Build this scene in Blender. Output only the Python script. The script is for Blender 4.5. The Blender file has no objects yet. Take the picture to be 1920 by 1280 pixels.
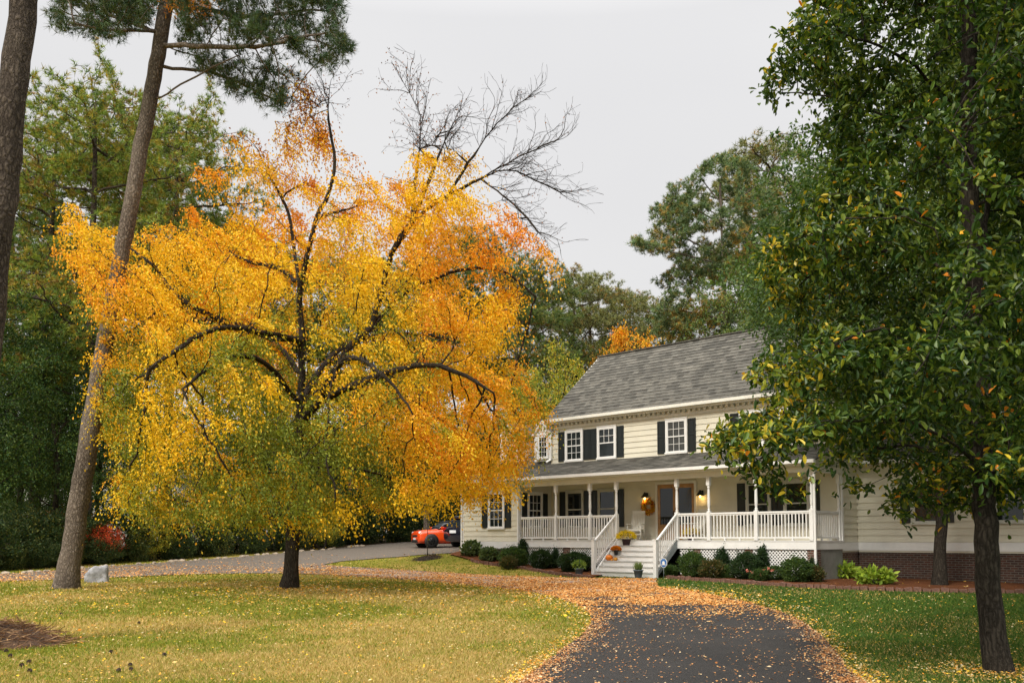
import bpy, math, random
import numpy as np
from mathutils import Vector, Matrix, noise
from mathutils.geometry import delaunay_2d_cdt
random.seed(7); RNG = np.random.default_rng(7)
scene = bpy.context.scene
COL = scene.collection
# ------------------------------------------------------------------ camera
F = 1750.0; PX, PY0 = 960.0, 887.6; PITCH = math.radians(4.0); EYE = 1.6; HOR = 1010.0
def ray(px, py):
    x = (px-PX)/F; u = (PY0-py)/F
    return (x, math.cos(PITCH)-u*math.sin(PITCH), math.sin(PITCH)+u*math.cos(PITCH))
def at(px, py, Y):
    r = ray(px, py); s = Y/r[1]
    return Vector((r[0]*s, Y, EYE+r[2]*s))
def proj(p):
    x, y, z = p[0], p[1], p[2]-EYE
    d = y*math.cos(PITCH)+z*math.sin(PITCH); u = -y*math.sin(PITCH)+z*math.cos(PITCH)
    return (PX+F*x/d, PY0-F*u/d)
def npproj(P):
    x, y, z = P[:,0], P[:,1], P[:,2]-EYE
    d = y*math.cos(PITCH)+z*math.sin(PITCH); u = -y*math.sin(PITCH)+z*math.cos(PITCH)
    d = np.maximum(d, .1)
    return PX+F*x/d, PY0-F*u/d
# ------------------------------------------------------------------ terrain
CP = [(0,0,1.6),(0,10,1.6),(-6,10,1.62),(6,10,1.62),(-6.4,27,1.43),(-12.9,27,1.43),(3.16,35.2,1.37),(5.14,33.2,1.38),(4.6,31,1.42),(9.8,30.2,1.40),
 (18,25,1.48),(-2.3,42.2,.55),(-.9,40.6,.9),(.45,39.2,1.15),(2.3,37.4,1.27),(-4,50,.52),(-7,56,.28),(-12,48,.71),(-15.8,42,1.08),
 (-19.7,36,1.36),(-30,60,.9),(-15,70,.2),(0,80,0),(20,70,.8),(30,30,1.5),(-30,30,1.5),(30,0,1.6),(-30,0,1.6),
 (-4,42,.86),(0,20,1.53),(-10,20,1.53),(8,20,1.5),
 (-120,100,.5),(120,100,.8),(0,170,.2),(-120,0,1.6),(120,0,1.6),(0,-60,1.6)]
_c = np.array(CP, float)
def _k(r2): return np.where(r2 > 1e-9, r2*np.log(np.maximum(r2, 1e-9)), 0)*.5
def _fit():
    n = len(_c); P = _c[:, :2]; K = _k(((P[:,None]-P[None])**2).sum(-1)) + np.eye(n)*.6
    Q = np.c_[np.ones(n), P]; A = np.block([[K, Q],[Q.T, np.zeros((3,3))]])
    return np.linalg.solve(A, np.r_[EYE-_c[:,2], 0,0,0])
_w = _fit()
def hgt(X, Y):
    X = np.atleast_1d(np.asarray(X, float)); Y = np.atleast_1d(np.asarray(Y, float))
    out = np.empty(len(X))
    for i in range(0, len(X), 20000):
        x, y = X[i:i+20000], Y[i:i+20000]
        r2 = (x[:,None]-_c[None,:,0])**2+(y[:,None]-_c[None,:,1])**2
        out[i:i+20000] = _k(r2)@_w[:-3]+_w[-3]+_w[-2]*x+_w[-1]*y
    return out
def h1(x, y): return float(hgt(x, y)[0])
def G(px, py, far=75):
    r = ray(px, py); Ys = np.arange(3, far, .1); X = r[0]/r[1]*Ys; Z = EYE+r[2]/r[1]*Ys
    d = Z-hgt(X, Ys); k = np.argmax(d < 0) if (d < 0).any() else len(Ys)-1
    return (float(X[k]), float(Ys[k]))
def on(px, Y):   # ground point under a picture column at distance Y
    x = (px-PX)/F*Y*1.0; return Vector((x, Y, h1(x, Y)))
# ------------------------------------------------------------------ object helpers
def prop(o, label=None, cat=None, group=None, kind=None):
    if label: o['label'] = label
    if cat: o['category'] = cat
    if group: o['group'] = group
    if kind: o['kind'] = kind
    return o
def empty(name, loc=(0,0,0), rz=0, label=None, cat=None, group=None):
    o = bpy.data.objects.new(name, None); COL.objects.link(o)
    o.location = loc; o.rotation_euler = (0,0,rz); o.empty_display_size = .2
    return prop(o, label, cat, group)
def link_mesh(name, me, parent=None, loc=None):
    o = bpy.data.objects.new(name, me); COL.objects.link(o)
    if parent is not None: o.parent = parent
    if loc is not None: o.location = loc
    return o
def copy_tree(o, parent=None):
    c = o.copy(); COL.objects.link(c); c.parent = parent
    for ch in list(o.children): copy_tree(ch, c)
    return c
def poly_mesh(name, V, loops, starts, mats, mi=None, cols=None, smooth=False):
    me = bpy.data.meshes.new(name)
    V = np.ascontiguousarray(V, dtype=np.float32)
    me.vertices.add(len(V)); me.vertices.foreach_set('co', V.ravel())
    me.loops.add(len(loops)); me.loops.foreach_set('vertex_index', np.asarray(loops, np.int32))
    me.polygons.add(len(starts)); me.polygons.foreach_set('loop_start', np.asarray(starts, np.int32))
    for m in mats: me.materials.append(m)
    if mi is not None: me.polygons.foreach_set('material_index', np.asarray(mi, np.int32))
    me.polygons.foreach_set('use_smooth', np.full(len(starts), smooth, bool))
    if cols is not None:
        a = me.attributes.new('tint', 'FLOAT_COLOR', 'FACE')
        a.data.foreach_set('color', np.c_[cols, np.ones(len(cols))].astype(np.float32).ravel())
    me.update(calc_edges=True); return me
class MB:
    def __init__(s): s.v=[]; s.f=[]; s.m=[]; s.sm=[]; s.T=Matrix.Identity(4); s.mats=[]
    def mi(s, m):
        if m not in s.mats: s.mats.append(m)
        return s.mats.index(m)
    def add(s, vs, fs, m, smooth=False):
        b=len(s.v); k=s.mi(m)
        s.v += [tuple(s.T @ Vector(p)) for p in vs]
        s.f += [tuple(b+i for i in f) for f in fs]; s.m += [k]*len(fs); s.sm += [smooth]*len(fs)
    def hexa(s, p, m):   # p: 4 bottom, 4 top
        s.add(p, [(3,2,1,0),(4,5,6,7),(0,1,5,4),(1,2,6,5),(2,3,7,6),(3,0,4,7)], m)
    def box(s, x0,x1,y0,y1,z0,z1, m):
        s.hexa([(x0,y0,z0),(x1,y0,z0),(x1,y1,z0),(x0,y1,z0),(x0,y0,z1),(x1,y0,z1),(x1,y1,z1),(x0,y1,z1)], m)
    def beam(s, a, b, w, h, m, up=(0,0,1)):
        a=Vector(a); b=Vector(b); d=(b-a).normalized(); sd=d.cross(Vector(up))
        if sd.length<1e-4: sd=d.cross(Vector((1,0,0)))
        sd.normalize(); u=sd.cross(d); sd=sd*w/2; u=u*h/2
        s.hexa([a-sd-u,a+sd-u,b+sd-u,b-sd-u,a-sd+u,a+sd+u,b+sd+u,b-sd+u], m)
    def tube(s, pts, rad, m, n=8, cap=True):
        vs=[]; fs=[]; P=[Vector(p) for p in pts]; fr=None
        for i,p in enumerate(P):
            d=(P[min(i+1,len(P)-1)]-P[max(i-1,0)])
            d = d.normalized() if d.length>1e-9 else Vector((0,0,1))
            if fr is None: fr = d.orthogonal().normalized()
            fr = (fr-d*fr.dot(d)); fr = fr.normalized() if fr.length>1e-6 else d.orthogonal().normalized()
            q=d.cross(fr); r=rad[i] if hasattr(rad,'__len__') else rad
            for k in range(n):
                a=2*math.pi*k/n; vs.append(p+fr*(math.cos(a)*r)+q*(math.sin(a)*r))
        for i in range(len(P)-1):
            for k in range(n):
                k2=(k+1)%n; fs.append((i*n+k,i*n+k2,(i+1)*n+k2,(i+1)*n+k))
        if cap: fs.append(tuple(range(n-1,-1,-1))); fs.append(tuple(range((len(P)-1)*n,len(P)*n)))
        s.add(vs, fs, m, True)
    def lathe(s, prof, m, c=(0,0,0), n=20, sq=1.0):
        vs=[]; fs=[]
        for r,z in prof:
            for k in range(n):
                a=2*math.pi*k/n; vs.append((c[0]+math.cos(a)*r, c[1]+math.sin(a)*r*sq, c[2]+z))
        for i in range(len(prof)-1):
            for k in range(n):
                k2=(k+1)%n; fs.append((i*n+k,i*n+k2,(i+1)*n+k2,(i+1)*n+k))
        fs.append(tuple(range(n-1,-1,-1))); fs.append(tuple(range((len(prof)-1)*n,len(prof)*n)))
        s.add(vs, fs, m, True)
    def prism(s, poly, y0, y1, m):   # poly in x,z extruded along y
        n=len(poly); vs=[(x,y0,z) for x,z in poly]+[(x,y1,z) for x,z in poly]
        fs=[tuple(range(n)),tuple(range(2*n-1,n-1,-1))]+[(i,(i+1)%n,n+(i+1)%n,n+i) for i in range(n)]
        s.add(vs, fs, m)
    def build(s, name, parent=None, bevel=0, recalc=True, loc=None):
        me=bpy.data.meshes.new(name); me.from_pydata(s.v,[],s.f)
        for m in s.mats: me.materials.append(m)
        me.polygons.foreach_set('material_index', s.m); me.polygons.foreach_set('use_smooth', s.sm)
        me.update()
        if recalc:
            import bmesh
            bm=bmesh.new(); bm.from_mesh(me); bmesh.ops.recalc_face_normals(bm, faces=bm.faces); bm.to_mesh(me); bm.free()
        o=link_mesh(name, me, parent, loc)
        if bevel:
            b=o.modifiers.new('bevel','BEVEL'); b.width=bevel; b.segments=2; b.limit_method='ANGLE'
        return o
# ------------------------------------------------------------------ materials
def nt(name):
    m=bpy.data.materials.new(name); m.use_nodes=True; t=m.node_tree; t.nodes.clear()
    out=t.nodes.new('ShaderNodeOutputMaterial'); return m,t,out
def N(t, kind, **kw):
    n=t.nodes.new(kind)
    for k,v in kw.items():
        if k.startswith('i_'):
            key=k[2:]; key=int(key) if key.isdigit() else key.replace('_',' ')
            n.inputs[key].default_value=v
        else: setattr(n,k,v)
    return n
def L(t,a,b): t.links.new(a,b)
def ramp(t, fac, stops, interp='LINEAR'):
    r=N(t,'ShaderNodeValToRGB'); r.color_ramp.interpolation=interp
    e=r.color_ramp.elements
    while len(e)<len(stops): e.new(.5)
    for x,(p,c) in zip(e,stops): x.position=p; x.color=(*c,1)
    L(t,fac,r.inputs['Fac']); return r.outputs['Color']
def noise_(t, vec, scale, detail=4, rough=.6, dist=0):
    n=N(t,'ShaderNodeTexNoise'); n.inputs['Scale'].default_value=scale; n.inputs['Detail'].default_value=detail
    n.inputs['Roughness'].default_value=rough; n.inputs['Distortion'].default_value=dist
    if vec is not None: L(t,vec,n.inputs['Vector'])
    return n.outputs['Fac']
def vscale(t, vec, s):
    m=N(t,'ShaderNodeMapping'); m.inputs['Scale'].default_value=s; L(t,vec,m.inputs['Vector']); return m.outputs['Vector']
def mixc(t, fac, a, b, mode='MIX'):
    m=N(t,'ShaderNodeMix',data_type='RGBA',blend_type=mode)
    for key,v in (('Factor',fac),('A',a),('B',b)):
        s=[i for i in m.inputs if i.name==key and (i.type=='RGBA' if key!='Factor' else i.type=='VALUE')][0]
        if hasattr(v,'is_output') or isinstance(v,bpy.types.NodeSocket): L(t,v,s)
        else: s.default_value = v if key=='Factor' else (*v,1)
    return [o for o in m.outputs if o.type=='RGBA'][0]
def bsdf(t,out,col,rough=.6,bump=None,bs=.3,bd=.02,metal=0,spec=None,emit=None,es=0,coat=0):
    p=N(t,'ShaderNodeBsdfPrincipled')
    if isinstance(col,bpy.types.NodeSocket): L(t,col,p.inputs['Base Color'])
    else: p.inputs['Base Color'].default_value=(*col,1)
    if isinstance(rough,bpy.types.NodeSocket): L(t,rough,p.inputs['Roughness'])
    else: p.inputs['Roughness'].default_value=rough
    p.inputs['Metallic'].default_value=metal
    if spec is not None: p.inputs['Specular IOR Level'].default_value=spec
    if emit: p.inputs['Emission Color'].default_value=(*emit,1); p.inputs['Emission Strength'].default_value=es
    if coat: p.inputs['Coat Weight'].default_value=coat
    if bump is not None:
        b=N(t,'ShaderNodeBump'); b.inputs['Strength'].default_value=bs; b.inputs['Distance'].default_value=bd
        L(t,bump,b.inputs['Height']); L(t,b.outputs['Normal'],p.inputs['Normal'])
    L(t,p.outputs[0],out.inputs[0]); return p
def simple(name,c,rough=.6,var=.12,scale=3,bs=.1,metal=0,spec=None,fine=40,coat=0,bd=.01):
    m,t,out=nt(name); g=N(t,'ShaderNodeTexCoord').outputs['Object']
    n=noise_(t,g,scale,6,.65); lo=tuple(v*(1-var*1.6) for v in c); hi=tuple(min(1,v*(1+var)) for v in c)
    col=ramp(t,n,[(.3,lo),(.7,hi)]); bsdf(t,out,col,rough,noise_(t,g,fine,3),bs,bd,metal,spec,coat=coat); return m
def emis(name,c,s):
    m,t,out=nt(name); bsdf(t,out,c,.5,emit=c,es=s); return m
def leafmat(name, trans=.35, rough=.55, spec=.3, tintscale=1.0):
    m,t,out=nt(name); a=N(t,'ShaderNodeAttribute',attribute_name='tint')
    p=N(t,'ShaderNodeBsdfPrincipled'); L(t,a.outputs['Color'],p.inputs['Base Color'])
    p.inputs['Roughness'].default_value=rough; p.inputs['Specular IOR Level'].default_value=spec
    tr=N(t,'ShaderNodeBsdfTranslucent'); L(t,mixc(t,1.0,a.outputs['Color'],(1.0,1.0,.55),'MULTIPLY'),tr.inputs['Color'])
    mx=N(t,'ShaderNodeMixShader'); mx.inputs[0].default_value=trans
    L(t,p.outputs[0],mx.inputs[1]); L(t,tr.outputs[0],mx.inputs[2]); L(t,mx.outputs[0],out.inputs[0]); return m
def barkmat(name, c1, c2, sx=9, sz=2.2, bs=.8, bd=.04):
    m,t,out=nt(name); g=N(t,'ShaderNodeTexCoord').outputs['Object']
    wn=N(t,'ShaderNodeTexNoise'); wn.inputs['Scale'].default_value=5; wn.inputs['Detail'].default_value=4; L(t,g,wn.inputs['Vector']); mv=vscale(t,g,(sx,sx,sz))
    wv=N(t,'ShaderNodeVectorMath',operation='ADD'); L(t,mv,wv.inputs[0])
    cx=N(t,'ShaderNodeVectorMath',operation='SCALE'); L(t,wn.outputs['Color'],cx.inputs[0]); cx.inputs['Scale'].default_value=2.4; L(t,cx.outputs[0],wv.inputs[1])
    v=N(t,'ShaderNodeTexVoronoi',feature='DISTANCE_TO_EDGE'); L(t,wv.outputs[0],v.inputs['Vector']); v.inputs['Scale'].default_value=1.2
    n=noise_(t,mv,3,6,.7)
    mm=N(t,'ShaderNodeMath',operation='MULTIPLY_ADD'); L(t,v.outputs['Distance'],mm.inputs[0]); mm.inputs[1].default_value=1.0
    m2=N(t,'ShaderNodeMath',operation='MULTIPLY'); L(t,n,m2.inputs[0]); m2.inputs[1].default_value=.85; L(t,m2.outputs[0],mm.inputs[2])
    col=ramp(t,mm.outputs[0],[(.36,tuple(x*.22 for x in c1)),(.50,c1),(.80,tuple(min(1,x*1.2) for x in c2))])
    big=noise_(t,g,.7,3); col=mixc(t,.35,col,ramp(t,big,[(.35,tuple(x*.6 for x in c1)),(.65,c2)]))
    bsdf(t,out,col,.9,mm.outputs[0],bs,bd*1.6,spec=.15); return m
WHITE=simple('white_paint',(.80,.79,.76),.45,.05,2,.05)
TRIM=simple('trim_paint',(.76,.74,.66),.5,.06,2,.05)
SIDING=simple('cream_siding',(.70,.66,.53),.6,.06,1.2,.08)
SIDEW=simple('white_siding',(.74,.72,.66),.6,.06,1.2,.08)
SHUT=simple('shutter_paint',(.012,.017,.018),.4,.1,3,.05)
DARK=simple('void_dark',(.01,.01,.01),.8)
DECKM=simple('deck_boards',(.42,.41,.37),.6,.15,3,.1)
STEPM=simple('tread_shade_grey',(.50,.49,.46),.55,.12,4,.08)  # treads greyed to stand in for shadow lines under the nosings
GREY=simple('grey_paint',(.22,.25,.25),.6,.1,3)
CEIL=simple('porch_ceiling',(.62,.62,.55),.6,.06)
WOOD=simple('oak_door_wood',(.42,.22,.08),.35,.2,5)
BLINDM=simple('blind_slats',(.45,.45,.42),.6)
def glassmat():
    m,t,out=nt('window_glass'); g=N(t,'ShaderNodeTexCoord').outputs['Object']
    bsdf(t,out,(.012,.016,.016),.04,noise_(t,g,1.5,1),.05,.01,spec=.6); return m
GLASS=glassmat()
def brickmat(name,dark=1.0):
    m,t,out=nt(name); g=N(t,'ShaderNodeTexCoord').outputs['Object']
    s=N(t,'ShaderNodeSeparateXYZ'); L(t,g,s.inputs[0]); a=N(t,'ShaderNodeMath',operation='ADD'); L(t,s.outputs[0],a.inputs[0]); L(t,s.outputs[1],a.inputs[1])
    c=N(t,'ShaderNodeCombineXYZ'); L(t,a.outputs[0],c.inputs[0]); L(t,s.outputs[2],c.inputs[1])
    b=N(t,'ShaderNodeTexBrick'); L(t,c.outputs[0],b.inputs['Vector']); b.inputs['Scale'].default_value=1
    b.inputs['Brick Width'].default_value=.22; b.inputs['Row Height'].default_value=.075; b.inputs['Mortar Size'].default_value=.011
    b.inputs['Color1'].default_value=(.20*dark,.075*dark,.045*dark,1); b.inputs['Color2'].default_value=(.09*dark,.045*dark,.035*dark,1); b.inputs['Mortar'].default_value=(.30*dark,.27*dark,.22*dark,1)
    b.inputs['Bias'].default_value=-.1
    col=mixc(t,.5,b.outputs['Color'],ramp(t,noise_(t,g,6,4),[(.3,(.35,.3,.28)),(.7,(1,1,1))]),'MULTIPLY')
    f=N(t,'ShaderNodeMath',operation='SUBTRACT'); f.inputs[0].default_value=1; L(t,b.outputs['Fac'],f.inputs[1])
    bsdf(t,out,col,.85,f.outputs[0],.6,.01); return m
BRICK=brickmat('red_brick')
def shinglemat():
    m,t,out=nt('asphalt_shingles'); g=N(t,'ShaderNodeTexCoord').outputs['Object']
    s=N(t,'ShaderNodeSeparateXYZ'); L(t,g,s.inputs[0])
    c=N(t,'ShaderNodeCombineXYZ'); L(t,s.outputs[0],c.inputs[0]); L(t,s.outputs[2],c.inputs[1])
    b=N(t,'ShaderNodeTexBrick'); L(t,c.outputs[0],b.inputs['Vector']); b.inputs['Scale'].default_value=1
    b.inputs['Brick Width'].default_value=.31; b.inputs['Row Height'].default_value=.157; b.inputs['Mortar Size'].default_value=.004
    b.inputs['Color1'].default_value=(.165,.158,.142,1); b.inputs['Color2'].default_value=(.075,.072,.064,1); b.inputs['Mortar'].default_value=(.05,.05,.05,1); b.inputs['Bias'].default_value=0
    n=noise_(t,vscale(t,g,(1,1,5)),5,5,.7); n2=noise_(t,g,.9,4)
    col=mixc(t,.75,b.outputs['Color'],ramp(t,n,[(.3,(.45,.44,.42)),(.7,(1.3,1.28,1.2))]),'MULTIPLY')
    col=mixc(t,.5,col,ramp(t,n2,[(.35,(.6,.6,.58)),(.65,(1.15,1.13,1.08))]),'MULTIPLY')
    bsdf(t,out,col,.85,noise_(t,g,60,3),.4,.01,spec=.25); return m
SHINGLE=shinglemat()
LEAFM=leafmat('leaf_tissue'); GLOSSLEAF=leafmat('glossy_leaf',.32,.42,.35); NEEDLE=leafmat('needle_tissue',.15,.6,.2); PETAL=leafmat('petal_tissue',.4,.7,.2)
LITTERM=leafmat('fallen_leaf_tissue',.05,.8,.2); BLADEM=leafmat('grass_blade',.3,.7,.15)
BARK=barkmat('grey_bark',(.07,.06,.045),(.16,.14,.105)); DKBARK=barkmat('dark_bark',(.030,.024,.018),(.075,.062,.048),16,2.2)
PINEBARK=barkmat('pine_bark',(.11,.085,.066),(.27,.22,.175),13,5,.9); PINEBARK2=barkmat('dark_pine_bark',(.06,.045,.036),(.17,.135,.105),14,5,1,.06)
# ------------------------------------------------------------------ vegetation
def unit(a): return a/np.maximum(np.linalg.norm(a,axis=-1,keepdims=True),1e-9)
def leaf_mesh(name, C, D, Ln, Wd, cols, mats, fold=False, nrm=None):
    n=len(C); D=unit(D)
    if nrm is None: nrm=RNG.normal(size=(n,3))
    S=unit(np.cross(D,nrm)); U=np.cross(S,D)
    Ln=np.broadcast_to(np.asarray(Ln,float),(n,))[:,None]; Wd=np.broadcast_to(np.asarray(Wd,float),(n,))[:,None]
    if not fold:
        V=np.stack([C, C+D*Ln*.5+S*Wd*.5-U*Wd*.12, C+D*Ln, C+D*Ln*.5-S*Wd*.5-U*Wd*.12],1).reshape(-1,3)
        loops=np.arange(4*n); starts=np.arange(0,4*n,4); return poly_mesh(name,V,loops,starts,mats,cols=cols)
    up=U*Wd*.22
    V=np.stack([C, C+D*Ln*.38+S*Wd*.42+up, C+D*Ln*.78+S*Wd*.40+up, C+D*Ln-U*Ln*.08, C+D*Ln*.78-S*Wd*.40+up, C+D*Ln*.38-S*Wd*.42+up],1).reshape(-1,3)
    b=(np.arange(n)*6)[:,None]; loops=np.concatenate([b+np.array([[0,1,2,3]]), b+np.array([[0,3,4,5]])],1).ravel()
    starts=np.arange(0,8*n,4); return poly_mesh(name,V,loops,starts,mats,cols=np.repeat(cols,2,0))
def needle_mesh(name, C, D, K, Ln, Wd, cols, mats, spread=.9):
    n=len(C); D=np.repeat(unit(D),K,0)+RNG.normal(size=(n*K,3))*spread; D=unit(D); C2=np.repeat(C,K,0)
    S=unit(np.cross(D,RNG.normal(size=D.shape))); L_=Ln*RNG.uniform(.7,1.15,(n*K,1))
    V=np.stack([C2-S*Wd*.5, C2+S*Wd*.5, C2+D*L_],1).reshape(-1,3)
    c=np.repeat(cols,K,0)*RNG.uniform(.75,1.25,(n*K,1))
    return poly_mesh(name,V,np.arange(3*n*K),np.arange(0,3*n*K,3),mats,cols=c)
def grow(seeds, parents, A, di=2.5, dk=.5, step=.3, iters=120, bias=(0,0,0), jitter=.12):
    """space colonisation: seeds (n,3) with parents, attractors A"""
    P=[np.array(p,float) for p in seeds]; par=list(parents); A=np.array(A,float)
    nd=np.full(len(A),1e9); ni=np.zeros(len(A),int); new=list(range(len(P))); bias=np.array(bias,float)
    for it in range(iters):
        Q=np.array([P[i] for i in new]); ids=np.array(new)
        for k in range(0,len(Q),400):
            d=np.linalg.norm(A[:,None]-Q[None,k:k+400],axis=2); j=d.argmin(1); dm=d[np.arange(len(A)),j]
            u=dm<nd; nd[u]=dm[u]; ni[u]=ids[k:k+400][j[u]]
        keep=nd>dk; A=A[keep]; nd=nd[keep]; ni=ni[keep]
        if len(A)==0: break
        act=nd<(di if it>6 else di*3)
        if not act.any(): di*=1.6; new=new[:1]; continue
        src=np.unique(ni[act]); new=[]
        for s in src:
            m=act&(ni==s); v=unit(A[m]-P[s]).sum(0)
            v=v/max(np.linalg.norm(v),1e-6)+bias+RNG.normal(size=3)*jitter; v/=np.linalg.norm(v)
            P.append(P[s]+v*step); par.append(int(s)); new.append(len(P)-1)
        if not new: break
    return np.array(P), np.array(par)
def radii(P, par, tip=.008, ex=2.3, base=None, cap=None):
    n=len(P); a=np.zeros(n); ch=np.zeros(n,int)
    for i in range(n):
        if par[i]>=0: ch[par[i]]+=1
    a[ch==0]=tip**ex
    for i in range(n-1,-1,-1):
        if par[i]>=0: a[par[i]]+=a[i]
    r=a**(1/ex)
    if base: r=np.minimum(r*base/r[0], 9) if cap is None else np.minimum(r,cap)
    return r, ch
def skeleton_mesh(name, P, par, r, mat, seedr=None, minr=0, n_thick=9):
    kids=[[] for _ in P]
    for i,p in enumerate(par):
        if p>=0: kids[p].append(i)
    mb=MB(); stack=[(0,-1)]
    while stack:
        i,p=stack.pop(); ch=[i] if p<0 else [p,i]; c=i
        while kids[c]:
            ks=sorted(kids[c],key=lambda k:-r[k]); 
            for k in ks[1:]:
                if r[k]>=minr: stack.append((k,c))
            c=ks[0]; ch.append(c)
        if len(ch)<2: continue
        rr=[r[k] for k in ch]
        if p>=0: rr[0]=min(rr[0],rr[1]*1.15)
        m=rr[0]; n=n_thick if m>.05 else (6 if m>.02 else 3)
        if m<.012 and len(ch)>3: ch=ch[::2]+([ch[-1]] if len(ch)%2==0 else []); rr=[min(r[k],m) for k in ch]
        mb.tube([P[k] for k in ch], rr, mat, n, cap=False)
    return mb
def noise3(P, s, off=0):
    return np.array([noise.noise(Vector((p[0]*s+off,p[1]*s,p[2]*s))) for p in P])
def palette(n, cols, w=None, var=.18):
    cols=np.array(cols); k=RNG.choice(len(cols),n,p=w); c=cols[k]; return c*RNG.uniform(1-var,1+var,(n,1))
def inpoly(x,y,poly):
    p=np.array(poly,float); r=np.zeros(len(x),bool); j=len(p)-1
    for i in range(len(p)):
        c=((p[i,1]>y)!=(p[j,1]>y)); xi=(p[j,0]-p[i,0])*(y-p[i,1])/(p[j,1]-p[i,1]+1e-12)+p[i,0]
        r^=c&(x<xi); j=i
    return r
# ------------------------------------------------------------------ world, sun, camera
w=bpy.data.worlds.new('World'); scene.world=w; w.use_nodes=True; t=w.node_tree; t.nodes.clear()
SUN_EL=math.radians(42); SUN_AZ=math.radians(214)   # azimuth clockwise from +Y: behind and left of the camera
out=t.nodes.new('ShaderNodeOutputWorld'); g=t.nodes.new('ShaderNodeTexCoord')
sky=N(t,'ShaderNodeTexSky',sky_type='NISHITA'); sky.sun_disc=False; sky.sun_elevation=SUN_EL; sky.sun_rotation=SUN_AZ
hs=N(t,'ShaderNodeHueSaturation'); hs.inputs['Saturation'].default_value=.25; L(t,sky.outputs[0],hs.inputs['Color'])
b1=N(t,'ShaderNodeBackground'); L(t,hs.outputs[0],b1.inputs[0]); b1.inputs[1].default_value=.02
s=N(t,'ShaderNodeSeparateXYZ'); L(t,g.outputs['Generated'],s.inputs[0])
# the cloud deck: an overcast sky is about three times brighter overhead than at the horizon
nz=noise_(t,vscale(t,g.outputs['Generated'],(1,1,2.2)),1.6,3,.5)
r=ramp(t,s.outputs[2],[(0,(.54,.535,.53)),(.12,(.66,.65,.645)),(.5,(.755,.75,.755)),(1,(1.0,.99,.98))])
rr=ramp(t,s.outputs[2],[(.5,(0,0,0)),(1,(1,1,1))])
c2=mixc(t,1,r,ramp(t,nz,[(.3,(.95,.95,.96)),(.7,(1.04,1.04,1.035))]),'MULTIPLY')
c3=mixc(t,1,c2,mixc(t,1,rr,(2.3,2.22,2.15),'MULTIPLY'),'ADD')
b2=N(t,'ShaderNodeBackground'); L(t,c3,b2.inputs[0]); b2.inputs[1].default_value=1.0
ad=N(t,'ShaderNodeAddShader'); L(t,b1.outputs[0],ad.inputs[0]); L(t,b2.outputs[0],ad.inputs[1]); L(t,ad.outputs[0],out.inputs[0])
ld=bpy.data.lights.new('sun','SUN'); ld.energy=3.3; ld.angle=math.radians(13); ld.color=(1,.95,.86)
lo=bpy.data.objects.new('sun',ld); COL.objects.link(lo)
sd=Vector((math.sin(SUN_AZ)*math.cos(SUN_EL), math.cos(SUN_AZ)*math.cos(SUN_EL), math.sin(SUN_EL)))
lo.rotation_euler=sd.to_track_quat('Z','Y').to_euler(); lo.location=(0,0,40)
cd=bpy.data.cameras.new('camera'); cam=bpy.data.objects.new('camera',cd); COL.objects.link(cam); scene.camera=cam
cd.sensor_width=36; cd.lens=36*F/1920; cd.shift_y=(PY0-640)/1920; cd.clip_end=2000; cd.clip_start=.1
cam.location=(0,0,EYE); cam.rotation_euler=(math.radians(90)+PITCH,0,0)
scene.view_settings.view_transform='Standard'; scene.view_settings.look='None'; scene.view_settings.exposure=0; scene.view_settings.gamma=1
scene.cycles.max_bounces=7; scene.cycles.transparent_max_bounces=8; scene.cycles.use_denoising=True
# ------------------------------------------------------------------ ground
def lawnmat():
    m,t,out=nt('lawn'); g=N(t,'ShaderNodeTexCoord').outputs['Object']; s=N(t,'ShaderNodeSeparateXYZ'); L(t,g,s.inputs[0])
    a=noise_(t,g,.35,4,.6,.5); b=noise_(t,g,2.2,5,.7); f=noise_(t,vscale(t,g,(1,.6,1)),45,3,.8)
    base=ramp(t,a,[(.38,(.17,.16,.025)),(.5,(.27,.21,.04)),(.62,(.40,.27,.085))])
    gr=ramp(t,b,[(.3,(.11,.15,.02)),(.7,(.22,.20,.03))])
    col=mixc(t,ramp(t,b,[(.42,(0,0,0)),(.62,(1,1,1))]),base,gr)
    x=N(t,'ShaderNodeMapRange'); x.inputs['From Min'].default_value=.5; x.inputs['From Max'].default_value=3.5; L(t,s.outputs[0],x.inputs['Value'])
    col=mixc(t,x.outputs[0],col,ramp(t,b,[(.3,(.035,.075,.012)),(.7,(.08,.11,.018))]))  # right lawn: greener grass, with tree shade put into its colour
    col=mixc(t,.8,col,ramp(t,f,[(.3,(.55,.55,.5)),(.7,(1.35,1.3,1.2))]),'MULTIPLY')
    y=N(t,'ShaderNodeMapRange'); y.inputs['From Min'].default_value=46; y.inputs['From Max'].default_value=52; L(t,s.outputs[1],y.inputs['Value'])
    col=mixc(t,y.outputs[0],col,ramp(t,b,[(.3,(.05,.035,.02)),(.7,(.11,.07,.035))]))
    bsdf(t,out,col,.95,f,.5,.03,spec=.1); return m
def grid_mesh(name, xs, ys, mat):
    X,Y=np.meshgrid(xs,ys); Z=hgt(X.ravel(),Y.ravel()); V=np.c_[X.ravel(),Y.ravel(),Z]; nx,ny=len(xs),len(ys)
    i=np.arange((ny-1)*(nx-1)); r,c=i//(nx-1),i%(nx-1); a=r*nx+c
    loops=np.c_[a,a+1,a+1+nx,a+nx].ravel(); return poly_mesh(name,V,loops,np.arange(0,len(loops),4),[mat],smooth=True)
xs=np.unique(np.r_[np.linspace(-400,-60,18),np.linspace(-60,-26,18),np.arange(-26,26,.5),np.linspace(26,60,18),np.linspace(60,400,18)])
ys=np.unique(np.r_[np.linspace(-60,0,15),np.arange(0,62,.5),np.linspace(62,120,24),np.linspace(120,600,16)])
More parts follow.
